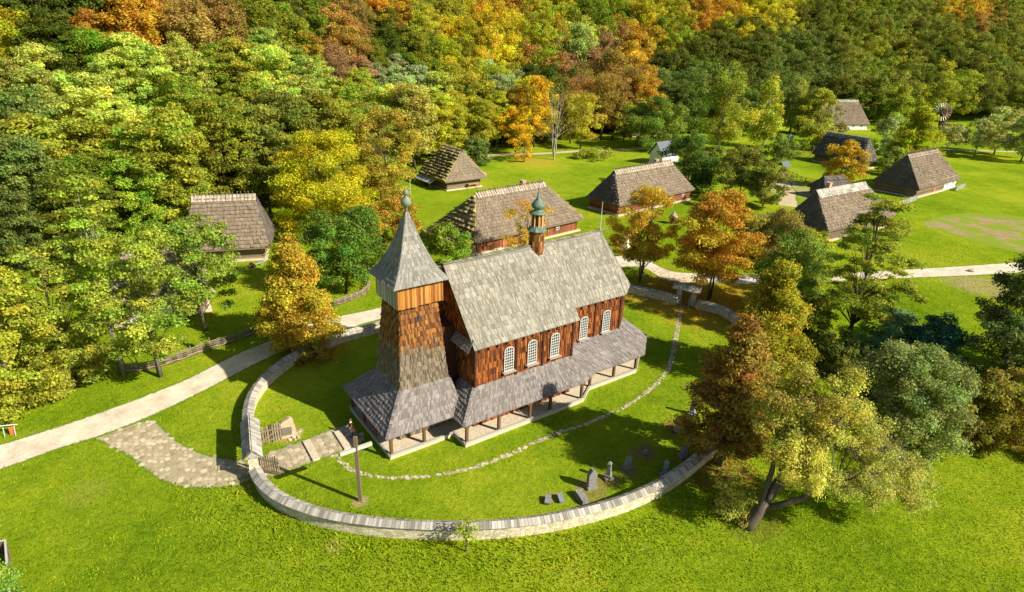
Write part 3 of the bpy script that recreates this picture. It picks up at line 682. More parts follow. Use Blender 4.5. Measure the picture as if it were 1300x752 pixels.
    def octo(mb, r, za, zb_, r2=None, val=.5):
        r2 = r if r2 is None else r2; A = [Vector((x0 + r * math.cos(math.pi / 8 + k * math.pi / 4), r * math.sin(math.pi / 8 + k * math.pi / 4), za)) for k in range(8)]; B = [Vector((x0 + r2 * math.cos(math.pi / 8 + k * math.pi / 4), r2 * math.sin(math.pi / 8 + k * math.pi / 4), zb_)) for k in range(8)]
        for k in range(8): mb.quad([A[k], A[(k + 1) % 8], B[(k + 1) % 8], B[k]], random.random())
        mb.quad(B); return A, B
    A, B = octo(tu, .78, 13.4, 16.75, .72)
    for k in range(8): rows(tu, [(A[k].lerp(B[k], q / 6), A[(k + 1) % 8].lerp(B[(k + 1) % 8], q / 6)) for q in range(7)], (x0, 0, 15), width=.2, thick=.03)
    turret = tu.build('ridge_turret', 'tower_shingle', CH)
    m = MB(); octo(m, .5, 16.9, 18.4, .5); m.build('lantern', 'brown_plank', turret)
    m = MB()
    for k in range(8): t_ = math.pi / 8 + k * math.pi / 4; m.beam((x0 + .54 * math.cos(t_), .54 * math.sin(t_), 16.9), (x0 + .54 * math.cos(t_), .54 * math.sin(t_), 18.4), .1, .1, .8)
    m.build('lantern_post', 'honey_timber', turret)
    m = MB(); m.lathe((x0, 0, 16.6), [(.98, 0), (.96, .08), (.78, .25), (.6, .42), (.54, .5)], 8); m.build('lantern_skirt', 'verdigris', turret)
    m = MB(); m.lathe((x0, 0, 18.3), [(.84, 0), (.82, .07), (.56, .2), (.40, .3), (.40, .42), (.56, .54), (.66, .72), (.64, .9), (.48, 1.12), (.27, 1.32), (.13, 1.6), (.06, 2.0), (.04, 2.2)], 16); m.build('onion_dome', 'verdigris', turret, smooth=True)
    m = MB(); m.tube([(x0, 0, 20.4), (x0, 0, 21.7)], [.035, .03], 6); m.beam((x0, -.28, 21.3), (x0, .28, 21.3), .05, .05); m.lathe((x0, 0, 20.5), [(.02, 0), (.12, .1), (.02, .2)], 8); m.build('iron_cross', 'bronze', turret)
    m = MB(); m.tube([(RX1, 0, RZ1), (RX1, 0, RZ1 + 2.0)], [.05, .04], 6); m.build('lightning_rod', 'mast', CH)
church()

# ================================================================== TREES AND SHRUBS
def env_fn(kind):
    return {'dome': lambda t: np.sqrt(np.clip(1 - ((t - .42) / .60) ** 2, 0, 1)), 'cone': lambda t: np.clip((1 - t) ** .75 * 1.12, 0, 1) * np.clip(.55 + t * 3, 0, 1),
            'oval': lambda t: np.sqrt(np.clip(1 - ((t - .5) / .52) ** 2, 0, 1)), 'round': lambda t: np.sqrt(np.clip(1 - ((t - .35) / .66) ** 2, 0, 1)),
            'birch': lambda t: np.clip((1 - t) ** .6 * 1.05, 0, 1) * np.clip(.4 + t * 2, 0, 1), 'layer': lambda t: np.clip((1 - t * .8), 0, 1) * np.clip(.5 + t * 3, 0, 1)}[kind]
def clump_centres(rng, n, H, R, z0, kind, surf=.55):
    e = env_fn(kind); out = []; minr = .0
    lump = rng.uniform(.72, 1.12, 9)
    while len(out) < n:
        t = rng.uniform(0.02, .98); a = rng.uniform(0, 2 * np.pi); er = e(t)
        if rng.random() > er + .12: continue
        u = rng.uniform(surf, 1.0) if rng.random() < .78 else rng.uniform(0, surf)
        r = R * er * u * lump[int(a / (2 * np.pi) * 9) % 9]
        out.append((r * np.cos(a), r * np.sin(a), z0 + (H - z0) * t * .96))
    return np.array(out)
def leaf_cloud(rng, C, rc, per, size, flat=.62, droop=0.0, solid=.5, tip=None):
    """leaves gathered on the shells of clumps; returns verts (N,4,3) and the tones v,w"""
    n = len(C); R = rc * rng.uniform(.6, 1.35, n); cnt = np.maximum(3, (per * (R / rc) ** 2).astype(int)); idx = np.repeat(np.arange(n), cnt); N = len(idx)
    d = rng.normal(size=(N, 3)); d[:, 2] = d[:, 2] + .25; d /= np.linalg.norm(d, axis=1)[:, None]
    rad = R[idx] * rng.uniform(solid, 1.08, N) * (1 + .28 * np.sin(d[:, 0] * 5 + idx) * np.cos(d[:, 1] * 6 + idx * 2))
    sq = rng.uniform(.8, 1.25, (n, 2)); p = C[idx] + d * rad[:, None] * np.stack([sq[idx, 0], sq[idx, 1], np.full(N, flat)], 1)
    if droop: p[:, 2] -= droop * rng.random(N) ** 2 * R[idx]
    nr = d * .8 + np.array([0, 0, .55]) + rng.normal(size=(N, 3)) * .55; nr /= np.linalg.norm(nr, axis=1)[:, None]
    t = np.cross(nr, rng.normal(size=(N, 3))); t /= np.linalg.norm(t, axis=1)[:, None]; b = np.cross(nr, t)
    s = size * rng.uniform(.55, 1.35, N)[:, None]; w_ = rng.uniform(.45, .75, N)[:, None]
    q = np.stack([p - t * s, p + b * s * w_, p + t * s, p - b * s * w_], 1)
    v = np.clip(.5 + rng.normal(0, .12, n)[idx] + rng.normal(0, .26, N), 0, 1); w = np.clip(.5 + rng.normal(0, .20, n)[idx] + rng.normal(0, .14, N), 0, 1)
    return q, v, w
def leaf_mesh(name, q, v, w):
    N = len(q); me = bpy.data.meshes.new(name); me.vertices.add(N * 4); me.vertices.foreach_set('co', q.reshape(-1).astype(np.float32))
    me.loops.add(N * 4); me.loops.foreach_set('vertex_index', np.arange(N * 4, dtype=np.int32)); me.polygons.add(N)
    me.polygons.foreach_set('loop_start', np.arange(0, N * 4, 4, dtype=np.int32)); me.polygons.foreach_set('loop_total', np.full(N, 4, np.int32))
    for k, a in (('v', v), ('w', w)):
        x = me.attributes.new(k, 'FLOAT', 'FACE'); x.data.foreach_set('value', a.astype(np.float32))
    me.update(); me.validate(); me.materials.append(MATS['leaf']); return me
def limb_mb(rng, C, H, r0, z0, nl, lean=(0, 0), split=1, top=.92, twig=.02):
    mb = MB(); stems = []
    for s in range(split):
        a = 2 * math.pi * s / max(1, split) + .7; k = 0 if split == 1 else H * .09; pts = []; rad = []
        for i in range(7):
            t = i / 6; w = t * (1 - t) * .5
            pts.append(Vector((lean[0] * t * t + k * math.cos(a) * t + rng.normal() * .08 * H * .08, lean[1] * t * t + k * math.sin(a) * t + rng.normal() * .08 * H * .08, H * top * t * (1 if s == 0 else .9) - .15))); rad.append(max(.02, r0 / split ** .5 * (1 - t) ** 1.1 * (1.35 if i == 0 else 1) + .015))
        mb.tube(pts, rad, 7); stems.append(pts)
    if nl:
        for j in rng.choice(len(C), min(nl, len(C)), replace=False):
            c = Vector(C[j]); pts = stems[int(rng.integers(len(stems)))]; zz = max(z0 * .75, c.z * .62 - .4); best = min(pts, key=lambda p: abs(p.z - zz)); a = best.copy(); a.z = max(z0 * .6, best.z)
            a = best; m = a.lerp(c, .55) + Vector((0, 0, .12 * (c - a).length)); rr = r0 * .22 * (1 - min(.9, a.z / H)) + twig
            mb.tube([a, m, c], [rr, rr * .6, twig * .5], 5, cap=False)
    return mb
TREES = {}
def tree_mesh(key, kind, H, R, z0f, n, per, rc, size, flat=.62, seed=1, r0=None, nl=26, split=1, surf=.55, droop=0, solid=.5, lean=(0, 0)):
    rng = np.random.default_rng(seed); C = clump_centres(rng, n, H, R, z0f * H, kind, surf)
    if lean != (0, 0):
        t = (C[:, 2] / H) ** 2; C[:, 0] += lean[0] * t; C[:, 1] += lean[1] * t
    q, v, w = leaf_cloud(rng, C, rc, per, size, flat, droop, solid); crown = leaf_mesh('crown', q, v, w)
    mb = limb_mb(rng, C, H, r0 or H * .0115 + .03, z0f * H, nl, lean, split); t = bpy.data.meshes.new('trunk'); t.from_pydata(mb.v, [], mb.f)
    a = t.attributes.new('v', 'FLOAT', 'FACE'); a.data.foreach_set('value', rng.random(len(mb.f)).astype(np.float32)); t.materials.append(MATS['bark'])
    t.polygons.foreach_set('use_smooth', [True] * len(t.polygons)); TREES[key] = (crown, t, H, R)
def put_tree(key, name, x, y, z, sx, sz, rz, col, label, cat, group=None, pale=False):
    crown, trunk, H, R = TREES[key]; e = thing(name, (x, y, z), label, cat, rz, group)
    e.scale = (sx, sx, sz)
    for n_, me in (('crown', crown), ('trunk', trunk)):
        o = bpy.data.objects.new(n_, me); COL.objects.link(o); o.parent = e
        o.color = (*col, 1) if n_ == 'crown' else (1, 1, 1, 1)
    return e
# colours of living and turning leaves
YG = (.215, .240, .028); LG = (.265, .305, .060); GR = (.140, .180, .018); DG = (.085, .105, .016); BG = (.100, .135, .030); YE = (.30, .275, .020); OR = (.30, .205, .028); BR = (.225, .165, .045); GY = (.28, .28, .026); SG = (.23, .28, .13); TE = (.045, .105, .075); PU = (.19, .125, .065); OL = (.140, .165, .028)

# forest stock
for i in range(4): tree_mesh('ash%d' % i, 'dome', 19, 5.1, .25, 150, 190, 1.05, .185, .52, 20 + i, nl=22)
for i in range(3): tree_mesh('oak%d' % i, 'dome', 20, 5.8, .22, 120, 250, 1.45, .21, .68, 40 + i, nl=18)
for i in range(2): tree_mesh('fir%d' % i, 'oval', 20, 4.6, .2, 120, 210, 1.2, .20, .6, 60 + i, nl=18)
for i in range(2): tree_mesh('bare%d' % i, 'oval', 17, 4.4, .25, 190, 75, 1.1, .15, .8, 70 + i, nl=90)
# (picture x, picture y, colour, stock) : what grows where on the slope and along the valley edge
ZONES = [(10, 35, YE, 'oak'), (60, 30, DG, 'oak'), (100, 60, GR, 'oak'), (150, 20, OR, 'oak'), (200, 25, BR, 'oak'), (270, 25, BR, 'oak'), (300, 40, BR, 'oak'), (318, 12, GR, 'oak'), (350, 25, DG, 'oak'), (385, 25, GR, 'oak'), (352, 42, BR, 'oak'), (400, 48, OR, 'oak'), (440, 45, PU, 'bare'), (455, 20, BR, 'oak'), (470, 8, OR, 'oak'),
         (20, 120, LG, 'ash'), (80, 90, LG, 'ash'), (150, 70, LG, 'ash'), (150, 130, LG, 'ash'), (230, 70, LG, 'ash'), (230, 130, YG, 'ash'), (300, 100, YG, 'ash'), (340, 60, LG, 'ash'), (360, 110, LG, 'ash'), (400, 90, LG, 'ash'), (440, 90, YG, 'ash'), (430, 130, YG, 'ash'), (130, 190, OL, 'ash'), (190, 200, YG, 'ash'), (60, 170, YG, 'ash'), (20, 200, BG, 'ash'), (30, 240, BG, 'ash'), (80, 230, GR, 'ash'), (280, 190, GR, 'ash'), (310, 220, YG, 'ash'), (330, 170, OL, 'ash'), (360, 200, LG, 'ash'), (150, 240, GY, 'ash'),
         (500, 30, DG, 'oak'), (520, 60, GR, 'oak'), (545, 25, YG, 'oak'), (510, 90, SG, 'ash'), (530, 130, LG, 'ash'), (570, 45, YE, 'oak'), (600, 35, YE, 'oak'), (620, 60, YE, 'oak'), (590, 80, GY, 'oak'), (600, 100, SG, 'ash'), (580, 140, GY, 'ash'), (620, 130, GY, 'ash'), (655, 120, YE, 'oak'), (640, 20, OR, 'oak'), (660, 45, GY, 'oak'), (690, 70, BR, 'oak'), (665, 90, GY, 'oak'), (700, 20, GY, 'oak'), (720, 50, LG, 'fir'), (700, 95, DG, 'fir'),
         (760, 20, GR, 'oak'), (785, 40, PU, 'oak'), (745, 80, PU, 'bare'), (765, 100, BR, 'bare'), (820, 45, OR, 'oak'), (800, 75, OR, 'oak'), (845, 15, GY, 'oak'), (860, 40, GR, 'oak'), (850, 80, DG, 'fir'), (870, 100, BG, 'fir'), (900, 20, OR, 'oak'), (920, 50, DG, 'oak'), (880, 60, DG, 'oak'), (950, 60, DG, 'fir'), (960, 20, YE, 'oak'), (985, 20, GY, 'oak'), (1000, 60, BG, 'fir'), (1020, 85, BG, 'fir'), (1040, 40, DG, 'oak'), (1060, 20, DG, 'oak'),
         (1090, 40, OL, 'oak'), (1100, 90, OL, 'oak'), (1120, 60, YG, 'oak'), (1140, 90, OL, 'oak'), (1160, 30, OL, 'oak'), (1180, 70, DG, 'oak'), (1210, 40, OL, 'oak'), (1230, 80, DG, 'oak'), (1215, 110, YG, 'oak'), (1250, 20, BR, 'oak'), (1240, 5, OR, 'oak'), (1270, 60, OL, 'oak'), (1290, 100, OL, 'oak'), (1290, 30, OL, 'oak'), (1090, 5, GR, 'oak')]
ZLAB = {LG: ('ash', 'tall pale green tree with feathery layered crown in the wood'), YG: ('tree', 'yellow green broadleaf tree in the wood'), GR: ('tree', 'mid green broadleaf tree in the wood'), DG: ('tree', 'dark green broadleaf tree in the wood'), BG: ('tree', 'bluish green tree in the wood'),
        YE: ('tree', 'bright yellow autumn tree in the wood'), OR: ('tree', 'orange autumn tree in the wood'), BR: ('tree', 'rusty brown autumn tree in the wood'), GY: ('tree', 'greenish yellow autumn tree in the wood'), SG: ('tree', 'silvery green tree in the wood'), PU: ('tree', 'purplish brown nearly leafless tree in the wood'), OL: ('tree', 'olive green broadleaf tree in the wood')}
CLEAR = []        # circles kept free of forest (houses)
for (x, y, r) in ((-45, 94, 11), (-43, 73, 10), (-15.4, 148.4, 15), (-.6, 109, 18), (141, 283, 17), (195, 300, 6), (60, 215, 9)): CLEAR.append((x, y, r))
EX = [-260, -110, -78, -64, -56, -51, -36, -24, -8, 14, 40, 100, 200, 300, 500]
EY = [42, 46, 58, 68, 84, 106, 122, 158, 192, 208, 234, 266, 312, 336, 380]
def forest():
    rng = np.random.default_rng(5); pts = []
    X0, X1, Y0, Y1 = -260, 420, 40, 520; sp = 7.6
    ys = np.arange(Y0, Y1, sp)
    for r, y in enumerate(ys):
        for x in np.arange(X0, X1, sp):
            px = x + (r % 2) * sp / 2 + rng.uniform(-2.4, 2.4); py = y + rng.uniform(-2.4, 2.4)
            s = py - np.interp(px, FX, FY)
            edge = 1.0
            if py < np.interp(px, EX, EY): continue
            if s > 165: continue
            z = float(terr(px, py)); h = 19 * rng.uniform(.8, 1.25); u, v, Z = pr((px, py, z + h * .8))
            if Z < 5 or u < -70 or u > 1370 or v > 760: continue
            if any((px - a) ** 2 + (py - b) ** 2 < c * c for a, b, c in CLEAR): continue
            if pr((px, py, z + h))[1] < -120: continue
            pts.append((Z, px, py, z, h, u, v))
    # the flat wood left of the road, in front of the slope
    pts.sort()
    return pts
FOREST = forest()
def zone_of(u, v, rng):
    u2, v2 = u + rng.normal() * 11, v + rng.normal() * 9
    return min(ZONES, key=lambda q: (q[0] - u2) ** 2 + ((q[1] - v2) * 1.3) ** 2)
def jitter(c, rng, a=.14, h=.06):
    k = 1 + rng.normal() * a; return tuple(float(min(.80, max(.004, 1.75 * x * k * (1 + rng.normal() * h)))) for x in c)
def plant_forest():
    rng = np.random.default_rng(9); far = []
    NV = {'ash': 4, 'oak': 3, 'fir': 2, 'bare': 2}
    # skip trees completely buried behind others: keep what shows (tops further back sit higher)
    for i, (Z, x, y, z, h, u, v) in enumerate(FOREST):
        zn = zone_of(u, v, rng); st = zn[3]
        if rng.random() < .18: st = ['oak', 'fir', 'ash', 'fir'][int(rng.integers(4))]
        col = jitter(zn[2], rng)
        if i < 285:
            key = st + str(rng.integers(NV[st])); k = h / TREES[key][2]; nm, lab = ZLAB[zn[2]]
            put_tree(key, nm if nm != 'tree' else 'broadleaf_tree', x, y, z - .2, k * rng.uniform(.92, 1.18), k, rng.uniform(0, 6.28), col, lab, 'tree', 'woodland: ' + lab.replace(' in the wood', 's'))
        else: far.append((x, y, z, h, col, st))
    # beyond the nearest 285 the slope reads as one mass
    Q = []; Vv = []; Ww = []; Cc = []
    for (x, y, z, h, col, st) in far:
        C = clump_centres(rng, 40, h * 1.08, 6.2, h * .3, 'dome', .6); q, v, w = leaf_cloud(rng, C, 1.75, 105, .34, .55 if st == 'ash' else .7)
        q += np.array([x, y, z]); Q.append(q); Vv.append(v); Ww.append(w); Cc.append(np.tile(np.array(col), (len(q), 1)))
    if Q:
        me = leaf_mesh('distant_wood', np.concatenate(Q), np.concatenate(Vv), np.concatenate(Ww))
        a = me.attributes.new('leafcol', 'FLOAT_COLOR', 'FACE'); cc = np.concatenate(Cc); a.data.foreach_set('color', np.concatenate([cc, np.ones((len(cc), 1))], 1).astype(np.float32).reshape(-1))
        m = MATS['leaf'].copy(); m.name = 'leaf_far'; n, l = m.node_tree.nodes, m.node_tree.links; at_ = n.new('ShaderNodeAttribute'); at_.attribute_name = 'leafcol'
        hs = [k for k in n if k.bl_idname == 'ShaderNodeHueSaturation'][0]; l.new(at_.outputs['Color'], hs.inputs['Color']); me.materials[0] = m
        o = bpy.data.objects.new('distant_wood', me); COL.objects.link(o); props(o, 'mixed autumn wood covering the slope beyond the nearer trees', 'woodland', kind='stuff')
    print('forest', len(FOREST), 'far', len(far))
plant_forest()

# single trees: base px, base py, top py, crown width in px, shape, colour, bare stem share, density, label
def single(name, label, cat, bx, by, ty, wpx, kind, col, z0f=.2, dens=1.0, size=.2, flat=.6, split=1, rcf=.23, solid=.45, nl=30, seed=None, group=None, bark='bark', surf=.55, droop=0, lean=(0, 0), dx=0):
    b = at(bx, by); b.z = 0; H = height_to(b, ty); Z = pr((b.x, b.y, H * .5))[2]; R = wpx / 2 * Z / FOC
    key = label; rc = max(.45, R * rcf); n = int(50 * dens * max(1, H / (2 * R)) ** .7) + 12
    px = Z / (FOC * 1024 / 1300); size = max(size * .72, px * .80)
    per = int(4.6 * rc * rc * 4 / (size * size * 1.15) * .36 * (1 if dens > .8 else dens)); per = max(16, min(per, 700))
    R *= {'cone': 1.12, 'layer': 1.15, 'oval': 1.06, 'round': 1.04, 'dome': 1.05}.get(kind, 1.0); tree_mesh(key, kind, H, R, z0f, n, per, rc, size, flat, seed or (hash(label) % 9999 if False else sum(map(ord, label)) % 9999), nl=nl, split=split, surf=surf, droop=droop, solid=solid, lean=lean)
    if bark != 'bark': TREES[key][1].materials[0] = MATS[bark]
    rng = np.random.default_rng(sum(map(ord, label)))
    return put_tree(key, name, b.x, b.y, b.z, 1, 1, 0, jitter(col, rng, .04, .025), label, cat, group)
S = single
S('linden_tree', 'conical orange and yellow tree between the thatched barn and the road by the tower', 'tree', 380, 442, 293, 108, 'cone', (.30, .235, .028), .03, 2.4, .2, .5)
S('shrub', 'low olive shrub at the foot of the conical orange tree beside the road', 'shrub', 398, 455, 418, 50, 'round', (.22, .19, .03), .0, .8, .18)
S('linden_tree', 'conical rusty brown tree standing at the graveyard wall right of the church', 'tree', 914, 592, 392, 108, 'cone', (.24, .165, .036), .10, 2.4, .17, .5)
S('linden_tree', 'conical golden tree with dark left side just behind the rusty brown one', 'tree', 967, 478, 326, 106, 'cone', (.25, .22, .022), .03, 2.2, .18, .5)
S('linden_tree', 'broad orange tree with red brown top beside the small east gate', 'tree', 900, 380, 243, 106, 'round', (.34, .24, .030), .2, 1.5, .2, .55, split=2)
S('maple_tree', 'thin yellow orange tree with several bare stems beside the chancel roof', 'tree', 812, 358, 236, 80, 'oval', (.34, .25, .03), .25, 1.0, .17, .6, split=3, nl=50)
S('maple_tree', 'slender airy yellow tree in front of the large thatched house behind the nave', 'tree', 663, 335, 250, 70, 'oval', (.33, .24, .03), .1, .45, .15, .6, split=2, nl=50)
S('ash_tree', 'tall thin tree with layered open branches in front of the right thatched cottage', 'tree', 1075, 440, 236, 128, 'layer', (.21, .25, .035), .24, 1.6, .17, .26, nl=60, rcf=.17, solid=.1)
S('silver_shrub', 'large round silvery green shrub at the right beside the big willow', 'shrub', 1132, 556, 436, 146, 'round', (.175, .225, .075), .0, 3.0, .16, .8, nl=10, rcf=.19)
S('teal_shrub', 'dark bluish green shrub behind the round silvery shrub, left one', 'shrub', 1128, 455, 396, 78, 'round', (.11, .19, .10), .0, 1.4, .17, .7, nl=8)
S('teal_shrub', 'dark teal shrub behind the round silvery shrub, right one', 'shrub', 1178, 470, 400, 80, 'round', (.05, .125, .085), .0, 1.4, .17, .7, nl=8)
S('willow_tree', 'dark green tree cut by the right edge of the frame above the meadow', 'tree', 1262, 500, 318, 112, 'oval', (.085, .12, .035), .05, 1.3, .18, .6, split=2)
S('willow_tree', 'dark spreading tree at the right edge behind the brambles', 'tree', 1318, 470, 330, 110, 'dome', (.075, .115, .030), .1, 1.3, .18, .6)
S('bramble', 'dark olive thicket with yellowing leaves at the right edge, nearer the silvery shrub', 'thicket', 1225, 560, 470, 84, 'round', (.17, .16, .030), .0, 1.2, .16, .7, nl=10)
S('bramble', 'brown and olive thicket cut by the right edge of the frame', 'thicket', 1290, 565, 468, 90, 'round', (.21, .16, .035), .0, 1.2, .16, .7, nl=10)
S('bramble', 'low green thicket in the dark hollow between silvery shrub and meadow', 'thicket', 1185, 520, 455, 80, 'round', (.07, .09, .025), .0, 1.0, .16, .7, nl=8)
S('walnut_tree', 'bushy green tree with pale tips left of the tall thin tree', 'tree', 1000, 395, 295, 92, 'round', (.155, .215, .04), .1, 1.3, .19, .55)
S('walnut_tree', 'yellow green tree between the golden conical tree and the right cottage', 'tree', 1022, 372, 288, 66, 'round', (.24, .25, .03), .1, 1.0, .19, .55)
S('shrub', 'brownish green shrub in front of the left end of the right cottage', 'shrub', 978, 325, 262, 92, 'round', (.19, .165, .045), .02, .9, .19, .6)
S('shrub', 'yellow green low tree under the tall thin tree beside the road', 'shrub', 1020, 435, 370, 80, 'round', (.20, .235, .03), .05, 1.0, .18, .55)
S('apple_tree', 'dark green apple tree left of the belfry beside the wattle fence', 'tree', 440, 372, 262, 108, 'dome', (.105, .165, .025), .2, 1.3, .2, .6)
S('apple_tree', 'leaning green apple tree with bare stem close to the belfry roof', 'tree', 466, 350, 272, 66, 'dome', (.16, .21, .03), .35, .9, .2, .6)
S('maple_tree', 'large bright yellow tree left of the small thatched hut', 'tree', 418, 300, 160, 132, 'dome', (.31, .30, .016), .05, 1.6, .24, .5)
S('maple_tree', 'yellow olive tree between the bright yellow tree and the small thatched hut', 'tree', 492, 262, 132, 88, 'oval', (.27, .23, .035), .08, 1.3, .24, .55)
S('maple_tree', 'orange brown tree partly hidden behind the belfry spire', 'tree', 505, 345, 245, 70, 'oval', (.27, .20, .030), .15, 1.0, .2, .55)
S('shrub', 'fresh green bush between the belfry roof and the mossy thatch', 'shrub', 570, 345, 283, 66, 'round', (.15, .21, .022), .03, 1.2, .19, .6)
S('ash_tree', 'tall ash with thick grey trunk at the roadside, crown in flat yellow green layers', 'tree', 154, 475, 200, 136, 'layer', (.23, .265, .035), .36, .75, .2, .42, rcf=.19, nl=40, solid=.2, bark='bark_grey')
S('ash_tree', 'spreading ash with short thick trunk beside the wattle fence at the left roadside', 'tree', 203, 478, 290, 150, 'dome', (.22, .265, .035), .26, 1.0, .2, .46, rcf=.19, nl=40, solid=.2)
S('ash_tree', 'green ash leaning over the path end between hidden hut and thatched barn', 'tree', 262, 420, 262, 110, 'dome', (.19, .255, .035), .25, 1.3, .2, .46, rcf=.19, solid=.2)
S('ash_tree', 'yellow green ash at the left edge of the frame above the roadside boulder', 'tree', 92, 492, 300, 104, 'dome', (.20, .235, .035), .15, 1.2, .2, .5, rcf=.19, solid=.2)
S('hazel_tree', 'yellowing tree cut by the left edge of the frame', 'tree', 22, 515, 340, 120, 'dome', (.24, .26, .028), .05, 1.5, .2, .5)
S('shrub', 'yellow hazel scrub at the left edge just above the meadow', 'shrub', 60, 500, 448, 74, 'round', (.25, .27, .035), .0, 1.0, .17, .6)
S('shrub', 'leafy green scrub between the roadside boulder and the tall ash', 'shrub', 108, 486, 440, 66, 'round', (.22, .25, .035), .0, 1.0, .17, .6)
S('shrub', 'yellow scrub cut by the left edge near the white notice board', 'shrub', -12, 522, 462, 60, 'round', (.27, .26, .035), .0, 1.0, .17, .6)
S('birch_tree', 'tall pale yellow green birch with white stem in the middle meadow', 'tree', 912, 192, 72, 88, 'birch', (.24, .25, .035), .12, .9, .25, .7, rcf=.2, droop=.8, bark='bark_pale')
S('birch_tree', 'slim yellow green birch left of the white walled farmhouse', 'tree', 968, 188, 88, 54, 'birch', (.25, .27, .035), .1, .9, .25, .7, rcf=.22, droop=.8, bark='bark_pale')
S('birch_tree', 'lone light green birch with white trunk rising in front of the brown trees', 'tree', 728, 150, 18, 60, 'birch', (.22, .27, .08), .2, .9, .25, .7, rcf=.2, droop=.8, bark='bark_pale')
S('bare_tree', 'nearly leafless tree with forked grey branches on the lawn beside the path', 'tree', 703, 203, 106, 62, 'dome', (.20, .18, .05), .3, .22, .22, .8, split=3, nl=60, bark='bark_pale')
S('maple_tree', 'small golden tree standing beside the path left of the leafless tree', 'tree', 655, 196, 132, 44, 'oval', (.38, .30, .02), .2, .8, .25, .6)
S('maple_tree', 'young golden tree with low crown close to the small golden one', 'tree', 665, 206, 168, 34, 'oval', (.38, .29, .02), .1, .5, .22, .6)
S('maple_tree', 'yellow green tree above the path behind the leafless tree', 'tree', 737, 189, 118, 58, 'dome', (.30, .28, .03), .15, .8, .25, .6)
S('oak_tree', 'tall brown olive tree with white trunk left of the hidden thatched roof', 'tree', 772, 166, 60, 82, 'oval', (.24, .175, .05), .12, 1.2, .27, .6)
S('apple_tree', 'broad green orchard tree in front of the hidden thatched roof', 'tree', 826, 190, 122, 82, 'round', (.13, .19, .03), .05, 1.1, .25, .6)
S('apple_tree', 'dark green orchard tree between the blue hut and the red striped cottage', 'tree', 872, 242, 164, 72, 'round', (.085, .135, .025), .08, 1.2, .24, .6)
S('apple_tree', 'olive apple tree right of the dark green orchard tree', 'tree', 938, 256, 182, 70, 'dome', (.13, .15, .03), .2, 1.1, .24, .6)
S('apple_tree', 'small round apple tree beyond the fence near the covered well', 'tree', 985, 208, 172, 44, 'round', (.12, .18, .04), .12, .8, .24, .6)
S('shrub', 'low spreading bush on the lawn beside the path', 'shrub', 752, 202, 190, 50, 'round', (.20, .23, .03), .0, .5, .2, .6)
S('shrub', 'dark green rounded bush right of the small thatched hut', 'shrub', 604, 208, 172, 46, 'round', (.12, .16, .04), .02, 1.0, .24, .6)
S('maple_tree', 'yellow green tree right behind the small thatched hut', 'tree', 596, 182, 88, 72, 'dome', (.27, .25, .03), .15, 1.1, .25, .55)
S('maple_tree', 'orange tree standing in front of the dark thatched barn', 'tree', 1063, 238, 176, 54, 'round', (.30, .20, .025), .1, 1.0, .25, .6)
S('linden_tree', 'yellow green conical tree between the dark barn and the white walled cottage', 'tree', 1154, 212, 130, 62, 'cone', (.22, .24, .015), .05, 1.5, .26, .55)
S('linden_tree', 'round light green tree at the wood edge right of the farmhouse roof', 'tree', 1128, 158, 106, 58, 'round', (.17, .23, .03), .05, 1.1, .28, .65)
S('willow_shrub', 'silvery green willow bush between the dark barn and the yellow green conical tree', 'shrub', 1124, 196, 148, 42, 'round', (.19, .24, .10), .0, .9, .25, .7)
S('pollard_willow', 'leaning pollard willow in front of the wind wheel', 'tree', 1200, 197, 156, 46, 'round', (.24, .255, .10), .3, .7, .25, .6)
S('pollard_willow', 'second pollard willow, right of the one before the wind wheel', 'tree', 1236, 200, 152, 42, 'round', (.24, .255, .10), .28, .7, .25, .6)
S('pollard_willow', 'wide pale willow beside the far path, left one at the right edge', 'tree', 1262, 196, 136, 62, 'round', (.26, .29, .11), .15, 1.0, .27, .6)
S('pollard_willow', 'wide pale willow cut by the right edge beside the far path', 'tree', 1296, 206, 142, 56, 'round', (.22, .26, .10), .15, 1.0, .27, .6)
S('shrub', 'yellow green bush left of the covered well', 'shrub', 1035, 190, 150, 54, 'round', (.23, .25, .04), .05, .9, .25, .6)
S('shrub', 'olive bush beside the corner of the white walled farmhouse', 'shrub', 1052, 182, 132, 40, 'oval', (.16, .165, .05), .05, .5, .25, .6)
S('birch_tree', 'drooping yellow green birch between slim birch and farmhouse', 'tree', 1003, 168, 96, 50, 'birch', (.19, .22, .05), .08, 1.0, .26, .7, droop=.8)
S('shrub', 'small green shrub in the garden left of the covered well', 'shrub', 900, 262, 240, 30, 'round', (.11, .17, .03), .0, .6, .2, .6)
S('shrub', 'green bush by the gable of the right cottage', 'shrub', 1142, 300, 278, 26, 'round', (.20, .22, .04), .0, .5, .2, .6)
S('shrub', 'low orange leaved shrub between chancel and white statue', 'shrub', 790, 322, 290, 34, 'round', (.28, .19, .03), .0, .5, .17, .6)
S('sapling', 'young sapling outside the wall at the bottom, casting a small shadow', 'sapling', 592, 700, 658, 30, 'round', (.22, .28, .03), .4, .15, .12, .6, nl=12)
S('shrub', 'small sprawling bush at the wall foot left of the willow trunk', 'shrub', 928, 655, 610, 58, 'round', (.25, .24, .05), .0, .5, .12, .6)

